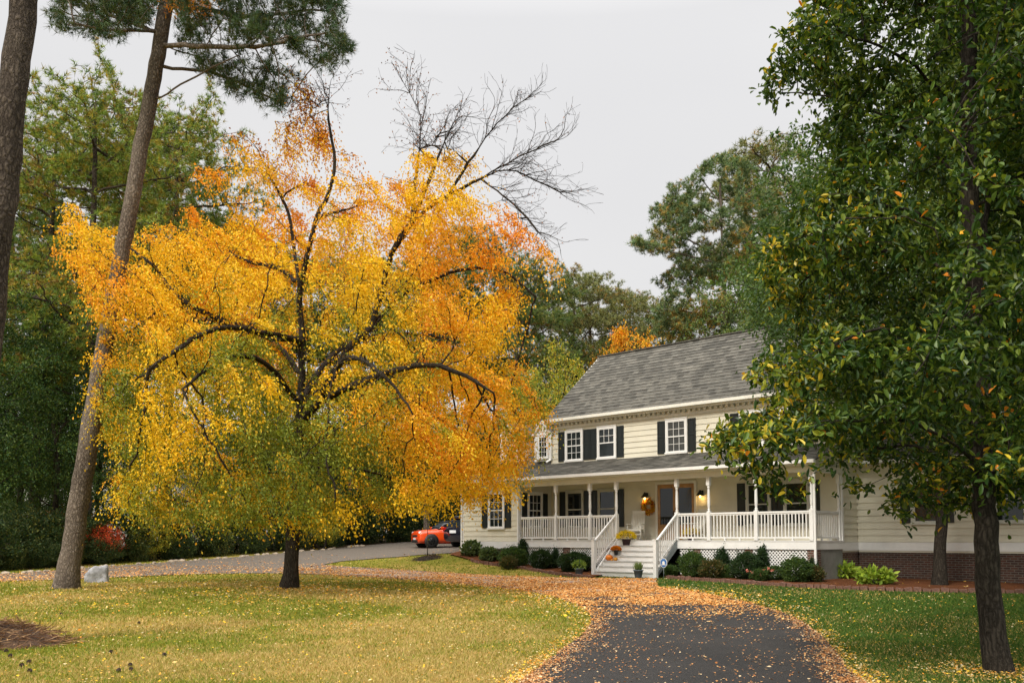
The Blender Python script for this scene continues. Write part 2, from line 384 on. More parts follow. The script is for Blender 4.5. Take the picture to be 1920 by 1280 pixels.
def clampz(me):
    n=len(me.vertices); c=np.empty(n*3,np.float32); me.vertices.foreach_get('co',c); c=c.reshape(-1,3)
    far=(np.abs(c[:,0])>110)|(c[:,1]>150); c[far,2]=np.clip(c[far,2],-1,2); me.vertices.foreach_set('co',c.ravel()); me.update()
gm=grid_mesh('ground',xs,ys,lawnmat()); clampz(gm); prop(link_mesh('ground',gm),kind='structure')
# drive outline (from where its edges meet the ground)
def dens(poly, step=.5):
    o=[]
    for i in range(len(poly)):
        a=np.array(poly[i]); b=np.array(poly[(i+1)%len(poly)]); n=max(1,int(np.linalg.norm(b-a)/step))
        o+= [tuple(a+(b-a)*k/n) for k in range(n)]
    return o
def smoothp(p, k=2):
    for _ in range(k):
        q=[p[0]]
        for i in range(len(p)-1):
            a=np.array(p[i]); b=np.array(p[i+1]); q+=[tuple(a*.75+b*.25),tuple(a*.25+b*.75)]
        p=q+[p[-1]]
    return p
right_edge=[(4.0,-6),(4.1,2),(3.95,8)]+[G(*p) for p in [(1600,1280),(1572,1228),(1532,1185),(1482,1154),(1405,1131),(1310,1112),(1236,1102)]]
house_edge=[G(*p) for p in [(1228,1090),(1232,1086)]]+[G(1108,1085)]+[G(*p) for p in [(1050,1083.5),(990,1082),(900,1078),(785,1071),(690,1065.5),(625,1061),(606,1059),(640,1052.5),(705,1047.5),(785,1041),(845,1037.5),(862,1035.5)]]
back_edge=[(-1.2,45),(-.3,50),(1.5,58),(-6,62)]
far_edge=[G(*p) for p in [(740,1018),(660,1025.5),(560,1035),(430,1046),(300,1055.5),(150,1066),(0,1078)]]+[(-26,31),(-34,27)]
near_left=[(-34,22),(-24,26.5)]+[G(*p) for p in [(0,1091),(150,1086),(300,1079),(420,1075.5),(540,1075.5),(620,1078.5),(720,1084),(830,1092),(950,1104),(1038,1118),(1095,1140),(1113,1162),(1097,1190),(1058,1218),(1003,1262),(980,1280)]]+[(-.35,8),(-.8,2),(-1,-6)]
near_left=smoothp(near_left); right_edge=smoothp(right_edge); far_edge=smoothp(far_edge,1)
DRIVE=right_edge+house_edge+back_edge+far_edge+near_left
def sheet(name, poly, lift, mat, step=.7):
    bp=dens(poly,step); P=np.array(bp); xs=np.arange(P[:,0].min(),P[:,0].max(),step); ys=np.arange(P[:,1].min(),P[:,1].max(),step)
    X,Y=np.meshgrid(xs,ys); X=X.ravel()+.013; Y=Y.ravel()+.017; k=inpoly(X,Y,bp)
    pts=[Vector(p) for p in bp]+[Vector((a,b)) for a,b in zip(X[k],Y[k])]
    n=len(bp); r=delaunay_2d_cdt(pts,[],[list(range(n))],1,1e-4)
    V=np.array([(p.x,p.y) for p in r[0]]); Z=hgt(V[:,0],V[:,1])+lift
    f=[x for x in r[2] if len(x)==3]; loops=np.array(f).ravel()
    return poly_mesh(name,np.c_[V,Z],loops,np.arange(0,len(loops),3),[mat],smooth=True)
def asphalt():
    m,t,out=nt('asphalt'); g=N(t,'ShaderNodeTexCoord').outputs['Object']; s=N(t,'ShaderNodeSeparateXYZ'); L(t,g,s.inputs[0])
    f=noise_(t,g,55,4,.8); b=noise_(t,g,.6,4); v=N(t,'ShaderNodeTexVoronoi'); v.inputs['Scale'].default_value=70; L(t,g,v.inputs['Vector'])
    col=ramp(t,f,[(.3,(.010,.0095,.009)),(.55,(.028,.026,.025)),(.8,(.095,.088,.08))])
    col=mixc(t,.6,col,ramp(t,b,[(.35,(.7,.7,.7)),(.65,(1.4,1.35,1.3))]),'MULTIPLY')
    old=ramp(t,f,[(.3,(.095,.078,.062)),(.7,(.19,.16,.13))])
    x=N(t,'ShaderNodeMapRange'); x.inputs['From Min'].default_value=23; x.inputs['From Max'].default_value=25.5; L(t,s.outputs[1],x.inputs['Value'])
    col=mixc(t,x.outputs[0],col,old)
    bsdf(t,out,col,.8,v.outputs['Distance'],.5,.008,spec=.3); return m
prop(link_mesh('driveway',sheet('driveway',DRIVE,.03,asphalt())),kind='structure')
def pavermat():
    m,t,out=nt('pavers'); g=N(t,'ShaderNodeTexCoord').outputs['Object']
    b=N(t,'ShaderNodeTexBrick'); L(t,g,b.inputs['Vector']); b.inputs['Scale'].default_value=1; b.inputs['Brick Width'].default_value=.22; b.inputs['Row Height'].default_value=.11; b.inputs['Mortar Size'].default_value=.006
    b.inputs['Color1'].default_value=(.42,.32,.25,1); b.inputs['Color2'].default_value=(.27,.20,.16,1); b.inputs['Mortar'].default_value=(.12,.10,.08,1)
    col=mixc(t,.6,b.outputs['Color'],ramp(t,noise_(t,g,3,5,.7),[(.3,(.6,.6,.6)),(.7,(1.3,1.3,1.25))]),'MULTIPLY')
    bsdf(t,out,col,.85,b.outputs['Fac'],-.3,.005); return m
PAV=[G(*p) for p in [(1226,1103),(1229,1092),(1232,1086.5),(1108,1086),(1050,1085),(960,1082.5),(880,1079),(800,1074),(700,1069),(640,1067),(640,1078),(720,1082),(830,1090),(950,1101.5),(1035,1115),(1055,1118),(1100,1113),(1160,1108)]]
prop(link_mesh('paved_apron',sheet('paved_apron',PAV,.045,pavermat())),kind='structure')
def mulchmat():
    m,t,out=nt('mulch'); g=N(t,'ShaderNodeTexCoord').outputs['Object']; f=noise_(t,vscale(t,g,(1,1,2)),28,5,.8,.6); b=noise_(t,g,1.5,3)
    col=ramp(t,f,[(.3,(.05,.02,.012)),(.5,(.17,.065,.028)),(.75,(.33,.14,.06))]); col=mixc(t,.5,col,ramp(t,b,[(.3,(.5,.5,.5)),(.7,(1.3,1.2,1.1))]),'MULTIPLY')
    bsdf(t,out,col,.95,f,1,.05,spec=.1); return m
MULCH=mulchmat()
# ------------------------------------------------------------------ house
A=math.atan(1760/F); HR=A-math.pi/2
ORG=Vector((251*35.07/F,35.07,0)); DECKZ=EYE-.05
uv=Vector((math.sin(A),-math.cos(A),0)); nv=Vector((math.cos(A),math.sin(A),0))
def HW(x,y,z): return ORG+uv*x+nv*y+Vector((0,0,DECKZ+z))
def HG(x,y):
    p=ORG+uv*x+nv*y; return h1(p.x,p.y)-DECKZ     # ground height in house coordinates
def U(px,yl):   # house x at a picture column, on the plane y=yl
    k=(px-PX)/F; ox=ORG.x+nv.x*yl; oy=ORG.y+nv.y*yl; return (k*oy-ox)/(uv.x-k*uv.y)
HOUSE=empty('house',(ORG.x,ORG.y,DECKZ),HR,'cream clapboard two storey house with grey shingle roof, black shutters and white front porch','house')
def front(y): return Matrix(((1,0,0,0),(0,-1,0,y),(0,0,1,0),(0,0,0,1)))      # a=x, o=towards viewer
def rside(x): return Matrix(((0,1,0,x),(1,0,0,0),(0,0,1,0),(0,0,0,1)))       # a=y, o=+x
def lside(x): return Matrix(((0,-1,0,x),(1,0,0,0),(0,0,1,0),(0,0,0,1)))
def siding(mb,a0,a1,z0,z1,m,step=.225,top=None):
    z=z0
    while z<z1-.01:
        zt=min(z+step,z1); l0,l1=a0,a1
        if top: l0,l1=top(z+step*.5)
        if l1-l0>.05: mb.hexa([(l0,0,z),(l1,0,z),(l1,.034,z),(l0,.034,z),(l0,0,zt),(l1,0,zt),(l1,.008,zt),(l0,.008,zt)],m)
        z+=step
W0,W1=-6.62,6.72; WY=2.0; BY=9.5; EV=5.12; RY=5.48; RZ=8.62
mb=MB(); mb.box(W0+.03,W1-.03,WY,BY,-.4,EV+.1,SIDING)
mb.T=front(WY); siding(mb,W0,W1,-.05,4.98,SIDING)
mb.T=rside(W1-.03); siding(mb,WY,BY,-.05,5.0,SIDING)
def gtop(z): h=(RZ-.15-z)/(RZ-.15-5.0)*(RY-1.7); return (RY-h+.1,RY+h-.1)
siding(mb,0,0,5.0,RZ-.3,SIDING,top=gtop)
mb.T=lside(W0+.03); siding(mb,WY,BY,2.5,5.0,SIDEW); siding(mb,0,0,5.0,RZ-.3,SIDEW,top=gtop)
mb.T=Matrix.Identity(4)
for sx in (W0+.02,W1-.02):
    mb.prism([(0,0)]*0 or [(sx-.02,EV),(sx+.02,EV),(sx+.02,EV+.02),(sx-.02,EV+.02)],WY+.1,BY-.1,SIDING)
mb.add([(x,y,z) for x in (W0+.04,W1-.04) for y,z in ((WY,EV),(BY,EV),(RY,RZ-.25))],[(0,1,2),(3,4,5),(0,1,4,3),(1,2,5,4),(2,0,3,5)],SIDING)
mb.build('wall',HOUSE)
mb=MB(); mb.box(W0+.06,W1-.06,WY+.04,BY-.04,-2.2,-.4,BRICK); mb.build('foundation',HOUSE)
def roof(mb,x0,x1,y0,z0,y1,z1,m,step=.235,th=.02,thick=.12,xl=None,xr=None):
    L_=math.hypot(y1-y0,z1-z0); n=int(abs(L_)/step); dy,dz=(y1-y0)/L_,(z1-z0)/L_; ny,nz=-dz,dy
    if nz<0: ny,nz=-ny,-nz
    for i in range(n):
        s0=i*L_/n; s1=(i+1)*L_/n; q=RNG.uniform(0,.004)
        a0,a1=(xl(s0/L_),xl(s1/L_)) if xl else (x0,x0); b0,b1=(xr(s0/L_),xr(s1/L_)) if xr else (x1,x1)
        def p(x,s,o): return (x,y0+dy*s+ny*o,z0+dz*s+nz*o)
        mb.hexa([p(a0,s0,-.03),p(b0,s0,-.03),p(b1,s1,-.03),p(a1,s1,-.03),p(a0,s0,th+q),p(b0,s0,th+q),p(b1,s1,.002),p(a1,s1,.002)],m)
mb=MB(); roof(mb,W0-.12,W1+.3,1.66,5.26,RY,RZ,SHINGLE); roof(mb,W0-.12,W1+.3,2*RY-1.66,5.26,RY,RZ,SHINGLE)
mb.beam((W0-.12,RY,RZ+.015),(W1+.3,RY,RZ+.015),.22,.05,SHINGLE)
rf=mb.build('roof',HOUSE)
for x in (W0-.09,W1+.27):
    for s in (0,1):
        mb=MB()
        y0=1.68 if s==0 else 2*RY-1.68
        mb.beam((x,y0,5.14),(x,RY,RZ-.12),.05,.2,TRIM); mb.build('rake_board',rf)
mb=MB(); mb.box(W0-.12,W1+.3,1.53,1.65,5.15,5.27,TRIM); mb.box(W0-.12,W1+.3,1.66,1.69,5.08,5.22,TRIM); mb.box(W0-.1,W1+.28,1.695,2.0,5.09,5.12,TRIM)
mb.build('gutter',rf)
mb=MB(); x=W0+.05
while x<W1: mb.box(x,x+.12,1.88,1.975,4.99,5.085,TRIM); x+=.24
mb.box(W0,W1,1.955,1.974,4.86,4.985,TRIM); mb.build('dentil_moulding',HOUSE)
def window(T,a,z0,z1,w,parent,rows=2,cols=3,blinds=False,casing=.09,m=WHITE,opened=False,plain=False,name='window',shut=None):
    """a=centre, z0..z1 outside of casing"""
    mb=MB(); mb.T=T; a0,a1=a-w/2,a+w/2
    mb.box(a0,a0+casing,.030,.075,z0,z1,m); mb.box(a1-casing,a1,.026,.075,z0,z1,m)
    mb.box(a0+casing,a1-casing,.026,.075,z1-casing,z1,m); mb.box(a0-.02,a1+.02,.026,.11,z0-.03,z0+.05,m); mb.box(a0-.015,a1+.015,.026,.095,z1,z1+.03,m)
    fr=mb.build(name,parent,.004)
    mb=MB(); mb.T=T; i0,i1=a0+casing,a1-casing; b0,b1=z0+.05,z1-casing; mid=(b0+b1)/2; OF=.028
    for zz0,zz1,o in ((b0,mid+.02,.042),(mid-.02,b1,.052)):
        t_=.035
        mb.box(i0,i0+t_,o-.01,o+.02,zz0,zz1,m); mb.box(i1-t_,i1,o-.01,o+.02,zz0,zz1,m)
        mb.box(i0+t_,i1-t_,o-.01,o+.02,zz0,zz0+t_+.01,m); mb.box(i0+t_,i1-t_,o-.01,o+.02,zz1-t_,zz1,m)
        if plain or (opened and zz0==b0): continue
        for c in range(1,cols): xx=i0+t_+(i1-i0-2*t_)*c/cols; mb.box(xx-.009,xx+.009,o+.001,o+.014,zz0+t_,zz1-t_,m)
        for r_ in range(1,rows): zz=zz0+t_+(zz1-zz0-2*t_)*r_/rows; mb.box(i0+t_,i1-t_,o+.002,o+.015,zz-.009,zz+.009,m)
    mb.build('sash',fr)
    mb=MB(); mb.T=T; mb.box(i0,i1,-.01,.0355 if blinds else .037,b0,b1,DARK if blinds else GLASS); 
    mb.build('pane',fr)
    if blinds:
        mb=MB(); mb.T=T; z=b0+.02
        while z<b1: mb.box(i0+.03,i1-.03,.036,.039,z,z+.024,simple_blind); z+=.045
        mb.build('blinds',fr)
    return fr
simple_blind=simple('dim_blind',(.10,.105,.10),.5)
def shutter(T,a,z0,z1,w,parent,m=SHUT):
    mb=MB(); mb.T=T; o=.03; a0,a1=a-w/2,a+w/2
    mb.box(a0,a1,o,o+.02,z0,z1,m)
    for x0,x1 in ((a0,a0+.05),(a1-.05,a1)): mb.box(x0,x1,o+.02,o+.038,z0,z1,m)
    zm=z0+(z1-z0)*.52
    for p,q in ((z0,z0+.07),(zm-.04,zm+.04),(z1-.07,z1)): mb.box(a0+.05,a1-.05,o+.02,o+.037,p,q,m)
    for p,q in ((z0+.11,zm-.08),(zm+.08,z1-.11)): mb.box(a0+.09,a1-.09,o+.02,o+.03,p,q,m)
    mb.build('shutter',parent,.004)
TF=front(WY)
for cx,op,bl in ((U(1078,WY),False,False),(U(1139.5,WY),True,False),(U(1271,WY),False,True),(U(1413,WY),False,False),(U(1490,WY),False,False)):
    window(TF,cx,3.40,4.76,1.02,HOUSE,opened=op,blinds=bl)
    for s_ in (-1,1): shutter(TF,cx+s_*.72,3.42,4.72,.36,HOUSE)
LOWTRIM=simple('dull_trim',(.55,.54,.47),.6)  # duller trim tone for the lower porch and right wing windows
for cx in (U(1079,WY),U(1140,WY),U(1423,WY),U(1495,WY)):
    window(TF,cx,.52,2.13,1.02,HOUSE,plain=True,m=LOWTRIM)
    for s_ in (-1,1): shutter(TF,cx+s_*.70,.55,2.1,.33,HOUSE)
# double front door
dx0,dx1=U(1231,WY),U(1308,WY); dm=(dx0+dx1)/2
mb=MB(); mb.T=TF; c=.10
mb.box(dx0,dx0+c,.026,.09,0,2.2,TRIM); mb.box(dx1-c,dx1,.026,.09,0,2.2,TRIM); mb.box(dx0,dx1,.026,.092,2.2,2.3,TRIM); mb.build('door_frame',HOUSE,.004)
for s_ in (-1,1):
    a0,a1=(dx0+c,dm-.008) if s_<0 else (dm+.008,dx1-c)
    mb=MB(); mb.T=TF; st=.12
    mb.box(a0,a0+st,.02,.065,.02,2.19,WOOD); mb.box(a1-st,a1,.02,.065,.02,2.19,WOOD); mb.box(a0+st,a1-st,.02,.065,.02,.62,WOOD); mb.box(a0+st,a1-st,.02,.065,2.04,2.19,WOOD)
    mb.box(a0+st+.07,a1-st-.07,.065,.075,.14,.5,WOOD); d=mb.build('door',HOUSE,.004)
    mb=MB(); mb.T=TF; mb.box(a0+st,a1-st,.02,.05,.62,2.04,GLASS); mb.build('pane',d)
    hx=dm+s_*.07; mb=MB(); mb.T=TF; mb.box(hx-.015,hx+.015,.066,.1,.95,1.15,DARK); mb.beam((hx,.1,1.05),(hx+s_*.09,.1,1.05),.02,.02,DARK); mb.build('handle',d)
# porch
mb=MB(); mb.box(W0,W1,0,WY-.0,-.045,0,DECKM); mb.build('porch_floor',HOUSE)
mb=MB(); mb.box(W0,-1.4,-.03,0,-.29,-.005,WHITE); mb.box(1.4,W1,-.03,0,-.29,-.005,WHITE); mb.box(-1.4,1.4,-.03,0,-.19,-.005,WHITE)
mb.box(W0,W1+.02,-.045,-.03,-.03,.0,WHITE); mb.box(W1,W1+.03,-.03,2,-.29,-.005,WHITE); mb.box(W1+.03,W1+.045,-.045,2,-.03,0,WHITE); mb.build('fascia_board',HOUSE)
mb=MB(); roof(mb,W0,W1+.3,-.4,2.60,WY,3.36,SHINGLE,xr=lambda s:W1+.3); mb.box(W0,W1+.12,-.25,WY,2.46,2.48,CEIL)
mb.add([(W1+.02,-.3,2.5),(W1+.02,WY,2.5),(W1+.02,WY,3.32),(W1+.1,-.3,2.5),(W1+.1,WY,2.5),(W1+.1,WY,3.32)],[(0,1,2),(5,4,3),(0,3,4,1),(1,4,5,2),(2,5,3,0)],SIDING)
pr=mb.build('porch_roof',HOUSE)
mb=MB(); mb.box(W0,W1+.3,-.52,-.40,2.50,2.61,WHITE); mb.box(W0,W1+.3,-.40,-.37,2.46,2.6,TRIM); mb.build('gutter',pr)
mb=MB(); mb.box(W0,W1+.07,-.07,.07,2.24,2.46,TRIM); mb.box(W1-.07,W1+.07,.07,WY,2.24,2.46,TRIM); mb.box(W0,W1+.1,-.37,-.07,2.44,2.46,TRIM); mb.build('porch_beam',HOUSE)
POSTX=[-4.55,-2.73,-1.40,1.40,2.76,4.64,6.66]
def post(x,y,s=.135):
    mb=MB(); h=s/2; mb.box(x-h,x+h,y-h,y+h,0,1.02,WHITE); mb.box(x-h,x+h,y-h,y+h,1.95,2.24,WHITE)
    q=h*.96; mb.lathe([(q,1.02),(q*.7,1.05),(q*.85,1.09),(q*.55,1.13),(q*.78,1.2),(q*.88,1.32),(q*.70,1.75),(q*.55,1.84),(q*.9,1.88),(q*.7,1.91),(q,1.95)],WHITE,(x,y,0),14)
    mb.build('porch_post',HOUSE,.006)
for x in POSTX: post(x,0.0 if x<6 else .0)
post(W1-.06,1.92,.12)
def rail(p,q,n=None,slope=False):
    """balustrade between p and q (x,y,z of floor)"""
    p=Vector(p); q=Vector(q); d=q-p; Lh=math.hypot(d.x,d.y); mb=MB(); up=Vector((0,0,1))
    tp,bt=(.95,.10)
    mb.beam(p+up*tp,q+up*tp,.075,.06,WHITE); mb.beam(p+up*(tp-.05),q+up*(tp-.05),.04,.05,WHITE); mb.beam(p+up*bt,q+up*bt,.05,.06,WHITE)
    n=int(Lh/.125)
    for i in range(1,n):
        b=p+d*(i/n); mb.beam(b+up*(bt+.02),b+up*(tp-.04),.038,.038,WHITE,up=(1,0,0))
    if not slope:
        for f in ((.5,) if Lh<1.6 else (.33,.67)): b=p+d*f; mb.box(b.x-.03,b.x+.03,b.y-.03,b.y+.03,b.z,b.z+bt-.03,WHITE)
    mb.build('railing',HOUSE)
ps=[W0+.02]+POSTX
for a,b in zip(ps[:-1],ps[1:]):
    if a==-1.40: continue
    rail((a+.07,0,0),(b-.07,0,0))
rail((6.66,.07,0),(6.66,1.86,0))
# stairs
NR=7; RUN=.215; GZ=-1.33; rise=-GZ/NR; mb=MB()
for i in range(NR-1):
    z=-(i+1)*rise; y0=-.045-RUN*i
    mb.box(-1.36,1.36,y0-RUN-.03,y0,z-.035,z,STEPM); mb.box(-1.36,1.36,y0-RUN+.0,y0-RUN+.02,z-rise+.0,z-.036,WHITE)
mb.box(-1.36,1.36,-.07,-.047,-rise,-.036,WHITE)
stairs=mb.build('stairs',HOUSE,.006)
ybot=-.045-RUN*(NR-1)
for s_,m in ((-1,WHITE),(1,WHITE)):
    mb=MB(); x=s_*1.40; mb.hexa([(x-.03,ybot,GZ),(x+.03,ybot,GZ),(x+.03,-.05,GZ+1.02),(x-.03,-.05,GZ+1.02),(x-.03,ybot,GZ+.14),(x+.03,ybot,GZ+.14),(x+.03,-.05,-.0),(x-.03,-.05,-.0)],GREY if s_>0 else WHITE); mb.build('stringer',stairs)
for s_ in (-1,1):
    x=s_*1.42; mb=MB(); mb.box(x-.065,x+.065,ybot-.10,ybot+.03,GZ-.03,.0,WHITE); mb.box(x-.08,x+.08,ybot-.115,ybot+.045,0,.035,WHITE); mb.build('newel_post',stairs,.006)
    rail((x,-.06,0),(x,ybot,-1.0),slope=True)
# skirt lattice and piers
LATD=DARK
def lattice(x0,x1,z0,z1):
    mb=MB(); y=.03; st=.085; w=.034
    def clip(c,s):   # line z = s*(x)+c clipped to the rectangle
        pts=[]
        for x in (x0,x1):
            z=s*x+c
            if z0-1e-9<=z<=z1+1e-9: pts.append((x,z))
        for z in (z0,z1):
            x=(z-c)/s
            if x0<x<x1: pts.append((x,z))
        return sorted(pts)[:1]+sorted(pts)[-1:] if len(pts)>=2 else None
    for s,oo in ((1,0),(-1,.007)):
        c=min(z0-s*x0,z0-s*x1)-abs(z1-z0); e=max(z1-s*x0,z1-s*x1)
        while c<e:
            p=clip(c,s)
            if p and math.hypot(p[0][0]-p[1][0],p[0][1]-p[1][1])>.03: mb.beam((p[0][0],y-oo,p[0][1]),(p[1][0],y-oo,p[1][1]),.006,w,WHITE) if False else mb.beam((p[0][0],y-oo,p[0][1]),(p[1][0],y-oo,p[1][1]),w,.006,WHITE,up=(0,1,0))
            c+=st*1.414
    mb.build('lattice_panel',HOUSE)
piers=[W0+.12,-4.0,-1.75,2.2,4.3,6.62]
LX=[(W0+.2,-4.2),(-3.8,-1.9),(1.5,2.05),(2.35,4.15),(4.45,6.5)]
for a,b in LX: lattice(a,b,-1.55,-.28)
for x in piers:
    mb=MB(); mb.box(x-.17,x+.17,.02,.3,-1.9,-.29,BRICK); mb.build('brick_pier',HOUSE)
mb=MB(); mb.box(W0,W1-.1,.5,.54,-1.9,-.3,DARK); mb.build('lattice_void_sheet',HOUSE)  # black sheet standing in for the unlit void behind the lattice
mb=MB(); mb.box(W1-.05,W1+.0,.25,WY,-1.9,-.29,simple('grey_panel',(.24,.24,.22),.7)); mb.build('skirt_panel',HOUSE)
# left wing
LW0=U(867,0); LY=9.0; LE=2.56; LRY=4.5; LRZ=5.48
mb=MB(); mb.box(LW0+.03,W0-.03,.03,LY,-.4,LE,SIDING); mb.box(LW0+.04,W0-.04,2.0,2*LRY-2,LE,3.3,SIDING); mb.T=front(0.03); siding(mb,LW0,W0,-.05,LE-.1,SIDING)
mb.T=rside(W0-.03); siding(mb,0.03,WY,-.05,LE-.1,SIDING); mb.T=lside(LW0+.03); siding(mb,.03,LY,-.05,LE,SIDING)
mb.T=Matrix.Identity(4)
mb.add([(x,y,z) for x in (LW0+.04,W0-.02) for y,z in ((2.0,3.3),(2*LRY-2,3.3),(LRY,LRZ-.08))],[(0,1,2),(3,4,5),(0,1,4,3),(1,2,5,4),(2,0,3,5)],SIDING)
mb.build('wall',HOUSE)
mb=MB(); mb.box(LW0+.08,W0-.08,.07,LY-.04,-1.9,-.36,BRICK); mb.build('foundation',HOUSE)
mb=MB()
for x,y0,y1 in ((LW0-.0,-.02,.1),(W0-.1,-.02,.12)): mb.box(x-.015,x+.1,y0,y1-.0,-.34,LE-.1,WHITE)
mb.box(LW0,W0,-.025,.0,-.36,-.06,WHITE); mb.box(LW0,W0,-.03,-.0,LE-.24,LE-.1,TRIM); mb.box(W0-.03,W0+.0,.125,WY,-.3,-.06,WHITE); mb.build('trim_board',HOUSE)
mb=MB(); roof(mb,LW0-.15,W0+.0,-.38,2.606,2.0,3.36,SHINGLE); roof(mb,LW0-.15,W0-.0,2.0,3.362,LRY,LRZ,SHINGLE); roof(mb,LW0-.15,W0-.0,2*LRY+.38,2.62,LRY,LRZ,SHINGLE)
lr=mb.build('roof',HOUSE)
mb=MB(); mb.box(LW0-.15,W0,-.50,-.38,2.52,2.63,WHITE); mb.box(LW0-.15,W0,-.38,0.02,2.45,2.47,TRIM); mb.box(LW0-.15,W0,-.38,-.36,2.47,2.6,TRIM); mb.build('gutter',lr)
cx=U(931,0); window(front(.03),cx,.50,2.12,1.02,HOUSE)
for s_ in (-1,1): shutter(front(.03),cx+s_*.72,.53,2.1,.36,HOUSE)
RW_=rside(W0-.03); window(RW_,.92,.52,2.06,.95,HOUSE)
for s_ in (-1,1): shutter(RW_,.92+s_*.65,.55,2.03,.30,HOUSE)
# dormers
def dormer(px0,px1,yl,zb,ze,zp,back):
    x0,x1=U(px0,yl),U(px1,yl); xm=(x0+x1)/2; mb=MB()
    mb.box(x0,x1,yl,yl+.05,zb,ze,WHITE); mb.prism([(x0,ze),(x1,ze),(xm,zp-.1)],yl,yl+.05,WHITE)
    mb.box(x0+.03,x1-.03,yl+.05,back,zb+.1,ze,SIDEW); mb.T=rside(x1-.04); siding(mb,yl+.06,back,zb+.1,ze,SIDEW,.15); mb.T=Matrix.Identity(4)
    d=mb.build('dormer',HOUSE)
    mb=MB()
    for s_ in (-1,1):
        xe=xm+s_*((x1-x0)/2+.12); zz=ze-.08
        a=(xe,yl-.12,zz); b=(xm,yl-.12,zp); c_=(xm,back+.6,zp); e=(xe,back+.0,zz); up=.05
        mb.hexa([a,b,c_,e]+[(p[0],p[1],p[2]+up) for p in (a,b,c_,e)],SHINGLE)
    mb.build('roof',d)
    mb=MB()
    for s_ in (-1,1):
        xe=xm+s_*((x1-x0)/2+.1); mb.beam((xe,yl-.07,ze-.1),(xm,yl-.07,zp-.05),.08,.13,WHITE,up=(0,0,1))
    mb.box(x0-.02,x0+.16,yl-.03,yl-.0,zb,ze-.02,WHITE); mb.box(x1-.16,x1+.02,yl-.03,yl-.0,zb,ze-.02,WHITE); mb.build('gable_trim',d)
    window(front(yl+.02),xm,zb+.12,ze-.12,.62,HOUSE,casing=.06)
dormer(939,973,1.97,3.50,4.78,5.36,3.8); dormer(1003.5,1035,1.97,3.50,4.78,5.36,3.8)
# downspouts
def spout(pts,parent=HOUSE):
    mb=MB()
    for a,b in zip(pts[:-1],pts[1:]): mb.beam(a,b,.075,.06,WHITE,up=(0,1,0))
    mb.build('downspout',parent)
spout([(W0+.09,1.60,5.14),(W0+.06,1.9,4.95),(W0+.06,1.9,3.55),(W0-.06,1.72,3.42)])
spout([(W0-.05,-.42,2.5),(W0-.05,-.06,2.3),(W0-.05,-.06,-1.0),(W0-.05,-.22,-1.12)])
spout([(LW0-.02,-.42,2.5),(LW0+.02,-.06,2.3),(LW0+.02,-.06,-.5),(LW0+.02,-.2,-.6)])
spout([(6.85,-.42,2.5),(6.82,-.12,2.3),(6.82,-.12,-1.2),(6.82,-.3,-1.32)])
# right wing
RY0=WY+1.24; RX1=24; mb=MB(); mb.box(W1,RX1,RY0,RY0+6.5,-.4,2.6,SIDING); mb.T=front(RY0); siding(mb,W1,RX1,-.05,2.5,SIDING); mb.T=Matrix.Identity(4); mb.build('wall',HOUSE)
mb=MB(); mb.box(W1,RX1-.04,RY0+.04,RY0+6.4,-2.3,-.34,brickmat('shaded_red_brick',.5)); mb.build('foundation',HOUSE)  # same red brick, the wing's shade darkened into its colour
mb=MB(); mb.box(W1,RX1,RY0-.03,RY0+.0,-.34,-.06,WHITE); mb.box(W1-.005,W1+.02,WY,RY0,-.34,-.06,WHITE); mb.box(W1+.0,W1+.03,WY-.02,WY+.1,-.05,5.0,WHITE); mb.build('trim_board',HOUSE)
mb=MB(); roof(mb,W1,RX1+.3,RY0-.38,2.72,RY0+3.25,5.0,SHINGLE); roof(mb,W1,RX1+.3,RY0+6.9,2.72,RY0+3.25,5.0,SHINGLE); rr_=mb.build('roof',HOUSE)
mb=MB(); mb.box(W1,RX1+.3,RY0-.5,RY0-.38,2.62,2.73,WHITE); mb.box(W1,RX1+.3,RY0-.38,RY0,2.58,2.6,TRIM); mb.build('gutter',rr_)
for px in (1738,1895):
    cx=U(px,RY0); window(front(RY0),cx,.55,2.1,1.0,HOUSE,plain=True,m=LOWTRIM)
    for s_ in (-1,1): shutter(front(RY0),cx+s_*.7,.58,2.07,.33,HOUSE)
# wall lamps
LAMPGLOW=emis('warm_lamp',(1,.62,.18),8)
for px in (1214,1318):
    cx=U(px,WY); mb=MB(); mb.T=TF
    mb.box(cx-.05,cx+.05,.026,.05,1.72,1.9,SHUT); mb.beam((cx,.05,1.86),(cx,.16,1.9),.02,.02,SHUT)
    mb.T=Matrix.Identity(4); mb.lathe([(.16,1.70),(.15,1.73),(.07,1.82),(.04,1.88),(.02,1.92)],SHUT,(cx,WY-.18,0),14); l=mb.build('wall_lamp',HOUSE)
    mb=MB(); mb.lathe([(.01,1.62),(.035,1.64),(.04,1.68),(.02,1.72)],LAMPGLOW,(cx,WY-.18,0),10); mb.build('bulb',l)
    pl=bpy.data.lights.new('porch_lamp_light','POINT'); pl.energy=2.2; pl.color=(1,.62,.2); pl.shadow_soft_size=.05
    po=bpy.data.objects.new('porch_lamp_light',pl); COL.objects.link(po); po.parent=HOUSE; po.location=(cx,WY-.18,1.58)
